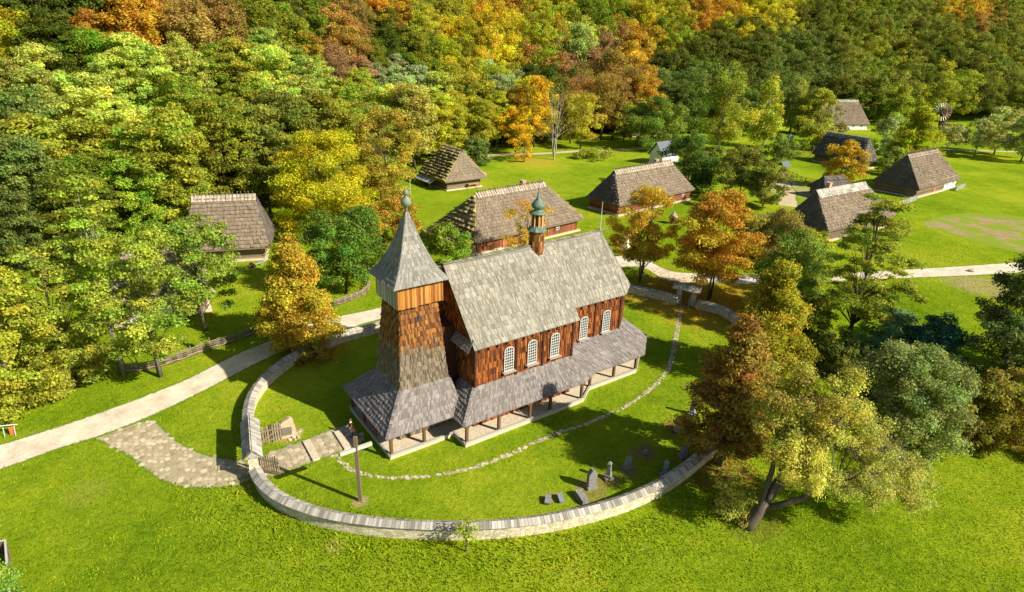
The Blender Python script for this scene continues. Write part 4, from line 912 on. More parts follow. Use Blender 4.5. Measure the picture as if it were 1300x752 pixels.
S('maple_tree', 'yellow green tree left of the far hidden thatched roof behind the path', 'tree', 792, 178, 128, 46, 'dome', (.20, .23, .03), .1, .9, .25, .6)
S('oak_tree', 'dark green bushy tree between the broad orchard tree and the tall birch', 'tree', 868, 168, 108, 62, 'dome', (.10, .15, .025), .1, 1.2, .26, .6)
S('oak_tree', 'dark green tree close behind the right side of the tall birch', 'tree', 940, 172, 110, 56, 'dome', (.10, .15, .025), .1, 1.2, .26, .6)
S('birch_tree', 'yellow birch with rounded top just left of the distant farmhouse', 'tree', 1028, 172, 112, 46, 'oval', (.24, .25, .03), .1, 1.1, .26, .6)
S('apple_tree', 'olive garden tree directly right of the straw beehive garden', 'tree', 968, 262, 204, 56, 'dome', (.14, .16, .03), .15, 1.0, .22, .6)
S('apple_tree', 'green garden tree behind the upper end of the striped cottage', 'tree', 902, 236, 186, 52, 'dome', (.12, .17, .03), .1, 1.0, .22, .6)
S('shrub', 'green bush below the dark barn and left of the conical tree', 'shrub', 1132, 222, 186, 46, 'round', (.17, .23, .04), .0, .9, .22, .6)
S('shrub', 'dark green bush in the hollow behind the willow crown', 'shrub', 1060, 470, 425, 78, 'round', (.11, .15, .03), .0, 1.2, .17, .6)
S('shrub', 'deep green bush beside the road under the walnut tree', 'shrub', 985, 430, 375, 66, 'round', (.13, .20, .03), .0, 1.1, .17, .6)

def willow():
    """old willow leaning over the meadow: dense left crown, thin twiggy right crown"""
    rng = np.random.default_rng(77); b = at(948, 668); b.z = 0
    t = thing('leaning_willow', (b.x, b.y, 0), 'big pale willow with dark forked trunk leaning right over the front meadow', 'tree')
    def loc(px, py, dy): return aty(px + (10 if py < 600 else 0), py, b.y + dy) - b
    P = [((1005, 500), 2.5, 2.7, 2.4), ((1040, 505), 1.5, 2.6, 2.4), ((1000, 545), 1.2, 2.8, 2.3), ((1045, 555), .5, 2.7, 2.2), ((1010, 590), -.6, 2.3, 1.7), ((975, 530), 2.0, 1.8, 2.0), ((1065, 530), 2.2, 2.0, 1.9)]
    C = []
    for (p, dy, r, rz) in P:
        c = loc(p[0], p[1], dy)
        for k in range(17):
            d = rng.normal(size=3); d /= np.linalg.norm(d); u = rng.uniform(.35, 1); C.append((c.x + d[0] * r * u, c.y + d[1] * r * u, max(1.2, c.z + d[2] * rz * u)))
    C = np.array(C); q, v, w = leaf_cloud(rng, C, .74, 480, .085, .8, .5, .2)
    o = bpy.data.objects.new('crown', leaf_mesh('crown', q, v, w)); COL.objects.link(o); o.parent = t; o.color = (.56, .55, .12, 1)
    C2 = []
    for (p, dy, r, rz) in [((1095, 545), 1.0, 2.3, 1.6), ((1100, 590), .4, 2.2, 1.3), ((1140, 585), 1.0, 2.2, 1.2), ((1060, 605), -.5, 2.2, 1.1), ((1110, 625), -.8, 2.0, .9), ((1165, 600), 1.5, 1.7, 1.1), ((1150, 625), .2, 1.8, 1.0), ((1080, 570), .5, 2.0, 1.4)]:
        c = loc(p[0], p[1], dy)
        for k in range(24):
            d = rng.normal(size=3); d /= np.linalg.norm(d); u = rng.uniform(.1, 1); C2.append((c.x + d[0] * r * u, c.y + d[1] * r * u, max(.5, c.z + d[2] * rz * u)))
    C2 = np.array(C2); q, v, w = leaf_cloud(rng, C2, .6, 210, .065, .7, .4, 0.0)
    o = bpy.data.objects.new('sparse_crown', leaf_mesh('sparse_crown', q, v, w)); COL.objects.link(o); o.parent = t; o.color = (.50, .52, .13, 1); o['label'] = 'thin twiggy right half of the crown'
    mb = MB(); V = Vector; f1 = loc(976, 633, .2); f2 = loc(1000, 560, 1.2); f3 = loc(1045, 545, 1.0); f4 = loc(1016, 634, -.2); f5 = loc(1100, 600, .5); f6 = loc(975, 560, 1.4); f7 = loc(1150, 598, 1)
    mb.tube([V((-.1, 0, -.2)), V((.25, 0, .5)), f1 * .6, f1 * .92], [.62, .5, .40, .24], 10)
    mb.tube([f1 * .8, f1, (f1 + f2) / 2 + V((0, 0, .2)), f2, f2 + V((.4, .3, 2))], [.3, .28, .2, .13, .05], 8)
    mb.tube([f1 * .5, (f1 + f6) / 2, f6, f6 + V((.2, .2, 1.6))], [.26, .2, .12, .04], 8)
    mb.tube([f1 * .8, (f1 + f3) / 2 + V((0, 0, .1)), f3, f3 + V((.8, .2, .8))], [.28, .2, .12, .04], 8)
    mb.tube([f1 * .6, f4, (f4 + f5) / 2 + V((0, 0, .3)), f5, f7], [.26, .2, .12, .07, .03], 8)
    for c in C[rng.choice(len(C), 60, replace=False)]:
        a = [f2, f3, f6, (f1 + f3) / 2][int(rng.integers(4))]; c = V(c); m = a.lerp(c, .5) + V((0, 0, .3)); mb.tube([a, m, c], [.06, .035, .012], 5, cap=False)
    for c in C2[rng.choice(len(C2), 130, replace=False)]:
        a = [f5, (f4 + f5) / 2, f7, f3][int(rng.integers(4))]; c = V(c); m = a.lerp(c, .5) + V((0, 0, .3)); mb.tube([a, m, c], [.035, .02, .008], 4, cap=False)
    mb.build('trunk', 'bark', t, smooth=True)
willow()

HE = (65.14, 120.5, .59, 12.0, 4.7, 2.4, 8.7, -10.6, 5.9)
GRASSCOL = (.255, .355, .012, 1)
# ================================================================== THATCHED HOUSES
V3 = Vector
def thatch(mb, P, inner, exposure, thick, width=.35, ragged=.6, jit=.25, sub=1):
    rows(mb, [(P[0].lerp(P[3], k / sub), P[1].lerp(P[2], k / sub)) for k in range(sub + 1)], inner, width=width, thick=thick, over=1.35, jit=jit, gap=0, ragged=ragged, vj=.7)
def thatched_house(name, label, cat, cx, cy, yaw, L, W, ez, rz, u0, u1, mats=('thatch', 'thatch'), cap='thatch_cap', wall='log_timber', step=(.07, .07), sticks=True, chimney=None, doors=(), wins=(), white=None, plinth=True, inset=.75, capw=.75, rafters=False, boards=False):
    t = thing(name, (cx, cy, 0), label, cat, yaw); u0 = max(u0, -L + .6); u1 = min(u1, L - .6)
    I = V3((0, 0, 1.2)); c = [V3((-L, -W, ez)), V3((L, -W, ez)), V3((L, W, ez)), V3((-L, W, ez))]; r0, r1 = V3((u0, 0, rz)), V3((u1, 0, rz))
    faces = [([c[0], c[1], r1, r0], 0), ([c[2], c[3], r0, r1], 0), ([c[3], c[0], r0, r0 + V3((0, .01, 0))], 1), ([c[1], c[2], r1 + V3((0, .01, 0)), r1], 1)]
    # walls
    wl_, ww = L - inset, W - inset; mb = MB(); zt = ez + inset * (rz - ez) / W - .12
    if boards:
        for (a, b) in (((-wl_, -ww), (wl_, -ww)), ((wl_, -ww), (wl_, ww)), ((wl_, ww), (-wl_, ww)), ((-wl_, ww), (-wl_, -ww))):
            a, b = V3((*a, 0)), V3((*b, 0)); d = b - a; n = int(d.length / .24)
            for k in range(n): p = a + d * (k + .5) / n; mb.box((p.x, p.y, zt / 2 + .1), (d.length / n - .02, .1, zt - .2), math.atan2(d.y, d.x), random.random())
    else:
        n = max(5, round((zt - .3) / .27)); h = (zt - .3) / n
        for k in range(n):
            z = .3 + h * (k + .5); e = .25 if k % 2 else .1
            for s in (-1, 1):
                mb.box((0, s * ww, z), (2 * wl_ + e * 2, .22, h * .86), val=random.random()); mb.box((s * wl_, 0, z + h * .3), (.22, 2 * ww + e * 2, h * .86), val=random.random())
    mb.build('wall', wall, t)
    mb = MB(); mb.box((0, 0, zt / 2 + .1), (2 * wl_ - .08, 2 * ww - .08, zt - .3)); mb.build('wall_core' if not white else 'lime_chinking', 'whitewash' if white == 'stripes' else 'dark_timber', t)
    if white and white != 'stripes':
        mb = MB(); x0, x1 = white; mb.box(((x0 + x1) / 2, -ww - .10, zt / 2 + .12), (x1 - x0, .12, zt - .1)); mb.box((wl_ + .13, 0, zt / 2 + .12), (.06, 2 * ww + .1, zt - .1)); mb.build('whitewashed_wall', 'whitewash', t)
    if plinth: mb = MB(); mb.box((0, 0, .12), (2 * wl_ + 1.0, 2 * ww + 1.0, .3)); mb.build('plinth', 'stone_slab', t)
    # roof: a solid bed with courses of straw over it
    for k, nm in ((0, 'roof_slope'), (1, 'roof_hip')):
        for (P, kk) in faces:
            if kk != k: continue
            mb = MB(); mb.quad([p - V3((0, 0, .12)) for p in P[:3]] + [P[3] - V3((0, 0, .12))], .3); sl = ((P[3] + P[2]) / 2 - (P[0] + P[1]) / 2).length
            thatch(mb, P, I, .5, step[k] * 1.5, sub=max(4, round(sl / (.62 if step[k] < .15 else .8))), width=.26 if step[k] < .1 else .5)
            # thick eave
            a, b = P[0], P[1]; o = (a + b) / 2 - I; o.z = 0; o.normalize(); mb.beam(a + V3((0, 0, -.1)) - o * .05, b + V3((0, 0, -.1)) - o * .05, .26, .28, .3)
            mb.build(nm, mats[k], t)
    mb = MB()                                       # straw cap along the ridge
    for s in (-1, 1):
        slope = V3((0, s * W, -(rz - ez))).normalized()
        top = (r0 + V3((-.2, 0, .2)), r1 + V3((.2, 0, .2))); bot = (top[0] + slope * capw * 1.5, top[1] + slope * capw * 1.5)
        rows(mb, [bot, (bot[0].lerp(top[0], .5), bot[1].lerp(top[1], .5)), top], I, width=.4, thick=.1, over=1.1, jit=.12, gap=0, vj=.8)
    mb.build('ridge_cap', cap, t)
    if sticks:
        mb = MB(); n = max(6, int((u1 - u0) / .55))
        for k in range(n):
            x = u0 + (u1 - u0) * (k + .5) / n + random.uniform(-.08, .08)
            for s in (-1, 1):
                sl = V3((0, s * W, -(rz - ez))).normalized(); a = V3((x, 0, rz + .32)) - sl * .38; mb.beam(a, V3((x + .1 * s, 0, rz + .32)) + sl * 1.25, .09, .09, random.random())
        mb.build('ridge_sticks', 'fence_timber' if cap != 'grey_timber' else 'grey_timber', t)
    if chimney is not None:
        x, y = chimney; z = rz - abs(y) * (rz - ez) / W; mb = MB(); mb.box((x, y, z + .55), (.8, .8, 2.2)); mb.box((x, y, z + 1.6), (.95, .95, .16)); mb.build('chimney', 'brick', t)
    for (x, w) in doors: mb = MB(); mb.box((x, -ww - .14, 1.25), (w, .1, 1.9)); mb.build('door', 'door_paint', t)
    for x in wins:
        mb = MB(); mb.box((x, -ww - .17, 1.6), (.8, .06, .9)); w_ = mb.build('window', 'glass', t); fr = MB()
        for k in (-.4, 0, .4): fr.box((x + k, -ww - .22, 1.6), (.09, .06, 1.0))
        for k in (-.45, 0, .45): fr.box((x, -ww - .22, 1.6 + k), (.9, .05, .09))
        fr.build('frame', 'window_white', w_)
    return t
thatched_house('thatched_house', 'largest thatched farmhouse right behind the church with red brown board walls and mossy hip', 'house', -0.6, 109.31, .71, 12.55, 6.11, 2.4, 8.65, -8.03, 7.51, mats=('thatch', 'thatch_moss'), step=(.06, .27), wall='brown_plank', boards=True, chimney=(3.2, .8), wins=(6.5, -2), doors=((-6, 1.0),))
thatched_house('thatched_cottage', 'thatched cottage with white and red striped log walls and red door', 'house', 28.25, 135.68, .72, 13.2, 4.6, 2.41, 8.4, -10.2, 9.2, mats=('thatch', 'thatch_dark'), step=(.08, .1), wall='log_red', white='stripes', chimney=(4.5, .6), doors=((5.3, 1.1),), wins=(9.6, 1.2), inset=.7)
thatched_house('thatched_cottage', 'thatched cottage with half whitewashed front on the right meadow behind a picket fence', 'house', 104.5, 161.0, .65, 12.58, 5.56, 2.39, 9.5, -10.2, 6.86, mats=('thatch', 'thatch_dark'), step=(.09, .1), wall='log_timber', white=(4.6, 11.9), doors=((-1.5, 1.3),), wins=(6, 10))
thatched_house('thatched_cottage', 'thatched cottage with pale ridge boards and leaning brick chimney behind the tall thin tree', 'house', *HE, mats=('thatch', 'thatch_dark'), step=(.08, .1), cap='grey_timber', sticks=False, chimney=(-6.2, .4), wins=(3,), wall='log_timber', capw=1.1)
thatched_house('thatched_barn', 'dark thatched barn with broken pale ridge sticks behind the orange tree', 'barn', 100.82, 192.87, -1.02, 7.99, 4.42, 2.39, 8.62, -7.2, 6.39, mats=('thatch_dark', 'thatch_dark'), step=(.16, .12), cap='grey_timber', wall='log_timber')
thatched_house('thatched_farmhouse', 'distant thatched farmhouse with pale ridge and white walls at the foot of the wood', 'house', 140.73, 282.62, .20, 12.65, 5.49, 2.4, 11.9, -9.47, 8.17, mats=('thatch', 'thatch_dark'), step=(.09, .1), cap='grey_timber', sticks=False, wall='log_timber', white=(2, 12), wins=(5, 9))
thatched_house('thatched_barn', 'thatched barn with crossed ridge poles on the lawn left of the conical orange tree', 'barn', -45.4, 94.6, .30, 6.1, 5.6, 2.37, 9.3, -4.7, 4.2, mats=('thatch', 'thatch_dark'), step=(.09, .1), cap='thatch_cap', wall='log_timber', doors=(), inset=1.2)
thatched_house('thatched_hut', 'small steep thatched hut with stepped dark slope and grey plank lean-to', 'hut', -15.4, 148.42, -.92, 6.34, 5.69, 2.39, 8.58, -3.71, 4.4, mats=('thatch_moss', 'thatch'), step=(.30, .06), cap='thatch_dark', wall='log_timber', inset=1.2)
thatched_house('thatched_hut', 'thatched hut almost hidden by the roadside ash trees with a patch of blue white wall', 'hut', -45.2, 72.5, .55, 5.8, 4.4, 2.5, 8.4, -2.6, 3.6, mats=('thatch', 'thatch_cap'), step=(.16, .14), wall='log_timber', white=(-5, 1), inset=.9)
thatched_house('thatched_house', 'far thatched house with only its pale ridge showing above the broad orchard tree', 'house', 46.5, 242, .5, 7, 4.5, 2.4, 7.6, -4.5, 4.5, mats=('thatch', 'thatch'), wall='log_timber', white=(-3, 6))
thatched_house('outbuilding', 'low dark roofed outbuilding with a white gable between orange tree and right cottage', 'outbuilding', 76.5, 149, .35, 4.6, 3.0, 2.2, 4.8, -3.0, 3.0, mats=('thatch_dark', 'thatch_dark'), sticks=False, cap='thatch_dark', white=(-1, 3.6), wall='log_timber')

def lean_to():
    t = [o for o in bpy.data.objects if o.name.startswith('thatched_hut') and 'stepped' in o['label']][0]     # plank canopy under the stepped slope
    mb = MB()
    for k in range(13): x = -5.6 + k * .62; mb.box((x, -6.5, 2.0 - .0), (.58, 2.6, .07), val=random.random(), M=Matrix.Translation((x, -6.2, 1.95)) @ Matrix.Rotation(.42, 4, 'X') @ Matrix.Translation((-x, 6.5, -2.0)))
    mb.build('lean_to_roof', 'metal_grey', t)
    mb = MB()
    for x in (-5.2, -1.6, 1.8): mb.box((x, -7.2, .8), (.14, .14, 1.6))
    mb.build('lean_to_post', 'fence_timber', t)
    # honey coloured trestle by the lit end wall
    b = V3((-15.4, 148.42, 0)) + Matrix.Rotation(-.92, 3, 'Z') @ V3((6.0, 2.1, 0)); t2 = thing('wooden_trestle', b, 'honey coloured wooden trestle table standing under the eave of the small hut', 'table', -.92 + math.pi / 2)
    mb = MB(); mb.box((0, 0, 1.15), (2.9, 1.0, .12)); mb.build('table_top', 'honey_timber', t2)
    for x in (-1.2, 1.2):
        for y in (-.35, .35): mb = MB(); mb.box((x, y, .55), (.12, .12, 1.1)); mb.build('leg', 'honey_timber', t2)
    mb = MB(); mb.box((0, .42, .85), (2.6, .06, .5)); mb.build('apron', 'honey_timber', t2)
lean_to()
def annex():
    t = bpy.data.objects['thatched_house']   # the mossy hip reaches down over a side shed
    mb = MB(); P = [V3((-15.3, 6.0, 1.7)), V3((-15.3, -6.6, 1.7)), V3((-12.3, -6.1, 2.9)), V3((-12.3, 6.1, 2.9))]; thatch(mb, P, V3((0, 0, 0)), .5, .2, sub=5, width=.5); mb.build('shed_roof', 'thatch_moss', t)
    mb = MB(); mb.box((-13.4, 0, 1.0), (2.4, 11.2, 2.0)); mb.build('shed_wall', 'log_timber', t)
annex()
def blue_hut():
    c = at(842, 207); t = thing('gabled_hut', (c.x, c.y, 0), 'small gabled hut with bluish grey roof and white wall behind the dark green orchard tree', 'hut', .75); L, W, e, r = 4.6, 2.8, 2.6, 6.4
    mb = MB(); mb.box((0, 0, e / 2 + .1), (2 * L - 1, 2 * W - 1, e + .4))
    for s in (-1, 1): mb.quad([(s * (L - .5), -W + .5, e + .2), (s * (L - .5), W - .5, e + .2), (s * (L - .5), 0, r - .3)])
    mb.build('wall', 'whitewash', t); mb = MB()
    for s in (-1, 1): shingle(mb, [(-L, s * W, e), (L, s * W, e), (L, 0, r), (-L, 0, r)], (0, 0, 0), .4, width=.25, thick=.04); mb.quad([V3(p) for p in ((-L, s * W, e - .06), (L, s * W, e - .06), (L, 0, r - .06), (-L, 0, r - .06))])
    mb.build('roof', 'slate', t)  # the orchard tree's shade on this roof is put into its dark colour
blue_hut()
def wind_wheel():
    b = at(1190, 176); b = V3((b.x, b.y, float(terr(b.x, b.y)))); H = height_to(b, 142); t = thing('wind_wheel', b, 'many bladed wooden wind wheel on a timber mill at the edge of the dark wood', 'windmill', 0)
    f = V3((-b.x, -b.y, 0)).normalized(); f = (Matrix.Rotation(-.5, 3, 'Z') @ f); c = V3((0, 0, H)) + f * 2.0; s = V3((-f.y, f.x, 0)); R = 3.6
    mb = MB(); mb.tube([(0, 0, 0), (0, 0, H - 1.2)], [1.7, 1.2], 4); mb.box((0, 0, H - .2), (2.6, 2.6, 2.6)); mb.build('mill_body', 'dark_timber', t)
    for k in range(22):
        a = 2 * math.pi * k / 22; d = s * math.cos(a) + V3((0, 0, 1)) * math.sin(a); mb = MB(); mb.beam(c + d * R * .52, c + d * R, .42, .07, random.random()); mb.build('blade', 'window_white' if k % 4 else 'honey_timber', t)
    mb = MB()
    for rr in (.54, .98):
        P = [c + (s * math.cos(2 * math.pi * k / 22) + V3((0, 0, 1)) * math.sin(2 * math.pi * k / 22)) * R * rr for k in range(22)]
        for a, bb in zip(P, P[1:] + P[:1]): mb.beam(a, bb, .08, .08)
    for k in range(3): a = math.pi * k / 3; d = s * math.cos(a) + V3((0, 0, 1)) * math.sin(a); mb.beam(c - d * R * .55, c + d * R * .55, .12, .12)
    mb.beam(c + f * .2, c - f * 2.2, .25, .25); mb.build('wheel_rim', 'grey_timber', t)
wind_wheel()

# ================================================================== FENCES
def picket(name, label, pts, h=1.1, gap=.22, mat='grey_timber', post=2.4):
    o = pts[0].copy(); t = thing(name, o, label, 'fence'); c = [p - o for p in smooth_line(pts, gap)]; mb = MB()
    for i, p in enumerate(c[:-1]):
        d = c[i + 1] - p; mb.box((p.x, p.y, h / 2 + random.uniform(-.05, .05)), (gap * .7, .04, h), math.atan2(d.y, d.x), random.random())
    mb.build('pickets', mat, t); mb = MB(); k = 0
    for i in range(0, len(c) - 1, 4):
        q = c[min(i + 4, len(c) - 1)]
        for z in (.3, .85): mb.beam(c[i] + V3((0, 0, z)), q + V3((0, 0, z)), .05, .09)
    mb.build('rail', mat, t)
    for i in range(0, len(c), max(1, int(post / gap))): mb = MB(); mb.box((c[i].x, c[i].y, h / 2 + .1), (.16, .16, h + .25)); mb.build('post', mat, t)
    return t
def rail_fence(name, label, pts, h=1.1, mat='fence_timber', n=3):
    o = pts[0].copy(); t = thing(name, o, label, 'fence'); c = [p - o for p in smooth_line(pts, 2.2)]
    for p in c: mb = MB(); mb.tube([(p.x, p.y, -.1), (p.x, p.y, h + random.uniform(0, .25))], [.1, .08], 6); mb.build('post', mat, t)
    for k in range(n):
        z = h * (k + .6) / n; mb = MB()
        for a, b in zip(c, c[1:]): mb.tube([a + V3((0, 0, z + random.uniform(-.08, .08))), b + V3((0, 0, z + random.uniform(-.08, .08)))], [.07, .06], 5, random.random())
        mb.build('rail', mat, t)
def wattle(name, label, pts, h=1.0):
    o = pts[0].copy(); t = thing(name, o, label, 'fence'); c = [p - o for p in smooth_line(pts, .5)]
    for i, p in enumerate(c[::2]):
        mb = MB(); mb.tube([(p.x, p.y, -.1), (p.x + random.uniform(-.05, .05), p.y, h + random.uniform(.05, .35))], [.06, .045], 5, random.random()); mb.build('post', 'fence_timber', t)
    mb = MB()
    for k in range(9):
        z = .1 + h * .92 * k / 9; P = []
        for i, p in enumerate(c):
            d = (c[min(i + 1, len(c) - 1)] - c[max(0, i - 1)]).normalized(); P.append(p + V3((-d.y, d.x, 0)) * (.07 * (1 if (i // 2 + k) % 2 else -1)) + V3((0, 0, z + random.uniform(-.02, .02))))
        mb.tube(P, [.05] * len(P), 4, random.random())
    mb.build('woven_rods', 'fence_timber', t)
wattle('wattle_fence', 'woven wattle fence along the roadside from the ash trunks to the conical orange tree', pix([(160, 474), (190, 470), (225, 460), (262, 446), (290, 437), (325, 424), (352, 413)]), 1.15)
wattle('wattle_fence', 'woven wattle fence curving round the apple trees left of the belfry', pix([(424, 390), (445, 383), (462, 375), (469, 363), (462, 352), (450, 343), (441, 335)]), 1.1)
picket('picket_fence', 'grey picket fence running to the corner of the half whitewashed cottage', pix([(1127, 266), (1145, 261), (1164, 254)]), 1.3, .28)
picket('picket_fence', 'short grey picket fence at the far end of the half whitewashed cottage', pix([(1213, 243), (1225, 238)]), 1.3, .28)
rail_fence('rail_fence', 'dark rail fence descending past the covered well to the outbuilding', pix([(968, 204), (985, 216), (1005, 225), (1022, 232), (1040, 234)]), 1.3)
rail_fence('rail_fence', 'rail fence with thick posts beyond the well garden', pix([(992, 192), (1012, 195), (1028, 199), (1040, 202)]), 1.4)
rail_fence('rail_fence', 'far rail fence below the dark trees right of the slim birches', pix([(850, 158), (885, 161), (905, 163)]), 1.3)

# ================================================================== SMALL THINGS
def well():
    b = at(993, 222); t = thing('covered_well', b, 'small well with dark pitched roof beside the rail fence', 'well', .6)
    mb = MB()
    for k in range(4): 
        for s in (-1, 1): mb.box((0, s * .75, .15 + k * .28), (1.8, .2, .25), val=random.random()); mb.box((s * .75, 0, .28 + k * .28), (.2, 1.8, .25), val=random.random())
    mb.build('well_curb', 'log_timber', t)
    for s in (-1, 1): mb = MB(); mb.box((s * .9, 0, 1.4), (.18, .18, 2.8)); mb.build('post', 'grey_timber', t)
    mb = MB()
    for s in (-1, 1): shingle(mb, [(-1.7, s * 1.3, 2.5), (1.7, s * 1.3, 2.5), (1.7, 0, 3.7), (-1.7, 0, 3.7)], (0, 0, 0), .3, width=.25); mb.quad([V3(p) for p in ((-1.7, s * 1.3, 2.44), (1.7, s * 1.3, 2.44), (1.7, 0, 3.64), (-1.7, 0, 3.64))])
    mb.build('well_roof', 'slate', t); mb = MB(); mb.tube([(-.9, 0, 2.0), (.9, 0, 2.0)], [.12, .12], 8); mb.build('windlass', 'log_timber', t)
well()
def shrine():
    b = at(1001, 186); t = thing('wayside_shrine', b, 'small weathered shrine post with pointed grey roof among the garden trees', 'shrine')
    mb = MB(); mb.box((0, 0, 1.1), (.9, .9, 2.2)); mb.build('shaft', 'log_timber', t); mb = MB(); mb.box((0, 0, 2.7), (1.3, 1.3, 1.0)); mb.build('niche', 'grey_timber', t)
    mb = MB(); mb.tube([(0, 0, 3.2), (0, 0, 4.6)], [1.5, .05], 8); mb.build('shrine_roof', 'metal_grey', t)
shrine()
def beehive():
    b = at(854, 284); t = thing('straw_beehive', b, 'straw topped beehive on a stump between striped cottage and broad orange tree', 'beehive')
    mb = MB(); mb.tube([(0, 0, 0), (0, 0, 1.3)], [.48, .45], 12); mb.build('log_body', 'log_timber', t); mb = MB(); mb.lathe((0, 0, 1.2), [(1.05, 0), (.95, .12), (.55, .6), (.22, 1.0), (.12, 1.15), (.2, 1.3), (.02, 1.4)], 14); mb.build('straw_hood', 'thatch_cap', t)
beehive()
def mast(bx, by, ty, label):
    b = at(bx, by); H = height_to(b, ty); t = thing('mast', b, label, 'mast'); mb = MB(); mb.tube([(0, 0, 0), (0, 0, H)], [.09, .05], 6); mb.build('pole', 'mast', t); mb = MB(); mb.box((0, 0, .15), (.35, .35, .3)); mb.build('footing', 'grave_stone', t)
mast(521, 249, 213, 'thin grey metal mast on the lawn beside the small thatched hut')
mast(762, 292, 256, 'thin pale mast between the chancel ridge and the red striped cottage')
def statue():
    b = at(794, 314); t = thing('statue', b, 'white statue of a saint on a tall white pedestal beyond the chancel', 'statue', -.5)
    mb = MB(); mb.box((0, 0, .15), (1.3, 1.3, .3)); mb.box((0, 0, 1.05), (.85, .85, 1.5)); mb.box((0, 0, 1.85), (1.1, 1.1, .14)); mb.build('pedestal', 'whitewash', t)
    mb = MB(); mb.lathe((0, 0, 1.9), [(.36, 0), (.38, .15), (.30, .7), (.27, 1.0), (.33, 1.25), (.22, 1.42), (.09, 1.5), (.14, 1.6), (.15, 1.74), (.06, 1.86)], 12); mb.tube([(.25, 0, 3.15), (.42, -.2, 2.85), (.2, -.35, 2.75)], [.1, .08, .06], 6); mb.tube([(-.25, 0, 3.15), (-.4, -.15, 2.8), (-.1, -.3, 2.85)], [.1, .08, .06], 6); mb.build('figure', 'whitewash', t, smooth=True)
statue()
def cross():
    b = at(457.5, 636); t = thing('wooden_cross', b, 'tall plain wooden cross standing on the lawn inside the west gate', 'cross', 0); H = height_to(b, 555); A = height_to(b, 570)
    mb = MB(); mb.beam((0, 0, -.2), (-.0, 0, H), .26, .24, .4); mb.build('upright', 'log_timber', t)
    mb = MB(); d = V3((math.cos(.62), math.sin(.62), 0)); mb.beam(d * -1.25 + V3((0, 0, A)), d * 1.25 + V3((0, 0, A)), .2, .3, .98); o = mb.build('crossbar', 'grey_timber', t)
cross()
def monument():
    b = at(364, 553); t = thing('memorial_boulder', b, 'upright orange brown memorial boulder with dark plaque near the west gate', 'monument', .42); rng = random.Random(4)
    mb = MB(); poly = [(-.75, -.4), (.7, -.42), (.82, .2), (.5, .5), (-.5, .48), (-.82, .1)]; i = len(mb.v)
    lev = [(0, 1.0, 0), (.5, .98, 0), (1.0, .9, 0), (1.35, .78, .05), (1.55, .5, .1)]
    for z, s, dx in lev:
        for k, (x, y) in enumerate(poly): mb.v.append((x * s + dx + rng.uniform(-.04, .04), y * s + rng.uniform(-.03, .03), z * (1 + .18 * (x > 0) * (z > 1)) + rng.uniform(-.03, .03)))
    for q in range(len(lev) - 1):
        for k in range(6): mb.f.append((i + q * 6 + k, i + q * 6 + (k + 1) % 6, i + q * 6 + 6 + (k + 1) % 6, i + q * 6 + 6 + k)); mb.a.append(.5)
    mb.f.append(tuple(i + 24 + k for k in range(6))); mb.a.append(.5); mb.build('stone', 'boulder_warm', t)
    mb = MB(); mb.box((.05, -.43, .72), (.85, .08, .78)); mb.build('plaque', 'bronze', t)
    for k in range(26): mb = MB(); a = rng.uniform(0, 6.28); r = rng.uniform(.75, 1.35); stone(mb, r * math.cos(a), r * .8 * math.sin(a) - .1, rng.uniform(.12, .24), rng.uniform(.06, .2), rng.random()); mb.build('rubble_stone', 'cobble', t)
monument()
def grave(px, py, typ, w, h, rz, label, mat='grave_stone', tilt=0):
    w *= .85; h *= .92; b = at(px, py); nm = {'slab': 'grave_slab'}.get(typ, 'gravestone'); t = thing(nm, b, label, 'gravestone', rz); t.rotation_euler = (tilt, tilt * .4, rz); mb = MB(); mb.box((0, 0, .1), (w * 1.25, w * .95, .24)); 
    if typ != 'slab': mb.build('base', mat, t)
    mb = MB()
    if typ == 'pointed':
        P = [(-w / 2, .1), (w / 2, .1), (w / 2, h * .78), (w * .12, h), (-w * .12, h), (-w / 2, h * .78)]; n = 6; d = w * .3
        A = [(x, -d, z) for x, z in P]; B = [(x, d, z) for x, z in P]; mb.quad(A); mb.quad(B[::-1])
        for k in range(n): mb.quad([A[k], B[k], B[(k + 1) % n], A[(k + 1) % n]][::-1])
    elif typ == 'pillar': mb.tube([(0, 0, .15), (0, 0, .45), (0, 0, .47), (0, 0, h * .82), (0, 0, h * .84), (0, 0, h * .9), (0, 0, h)], [w * .62, w * .58, w * .45, w * .33, w * .42, w * .42, w * .12], 4)
    elif typ == 'block': mb.tube([(0, 0, .15), (0, 0, h * .85), (0, 0, h)], [w * .66, w * .58, w * .45], 4)
    elif typ == 'slab':
        a = Matrix.Rotation(.16, 4, 'X'); mb.box((0, 0, h), (w, w * 2.0, .2), val=.5, M=a); mb.box((0, w * .5, h * .4), (w * .9, w, h * .8))
    elif typ == 'coffin':
        a = Matrix.Rotation(.10, 4, 'X'); mb.box((0, 0, h), (w, w * 2.3, .34), M=a); mb.box((0, 0, h * .5), (w * 1.1, w * 2.4, h))
    mb.build('headstone' if typ != 'slab' else 'slab', mat, t)
grave(695.5, 637, 'slab', .5, .28, -.2, 'small pale grave slab lying furthest left near the front wall', 'grave_dark')
grave(711.5, 635, 'slab', .5, .30, .25, 'small bluish grave slab lying just right of the leftmost slab', 'grave_dark')
grave(738, 634, 'coffin', .68, .34, .45, 'larger coffin shaped tomb lying right of the two small slabs', 'grave_stone')
grave(750.5, 619, 'pointed', .85, 2.0, .35, 'tallest gravestone, brownish with pointed top, behind the coffin shaped tomb', 'grave_stone')
grave(772, 608, 'pillar', .7, 1.9, .35, 'slender grey gravestone pillar right of the tall pointed stone', 'grave_stone')
grave(797, 594, 'block', .8, 1.15, .4, 'short squared gravestone block right of the slender pillar', 'grave_stone')
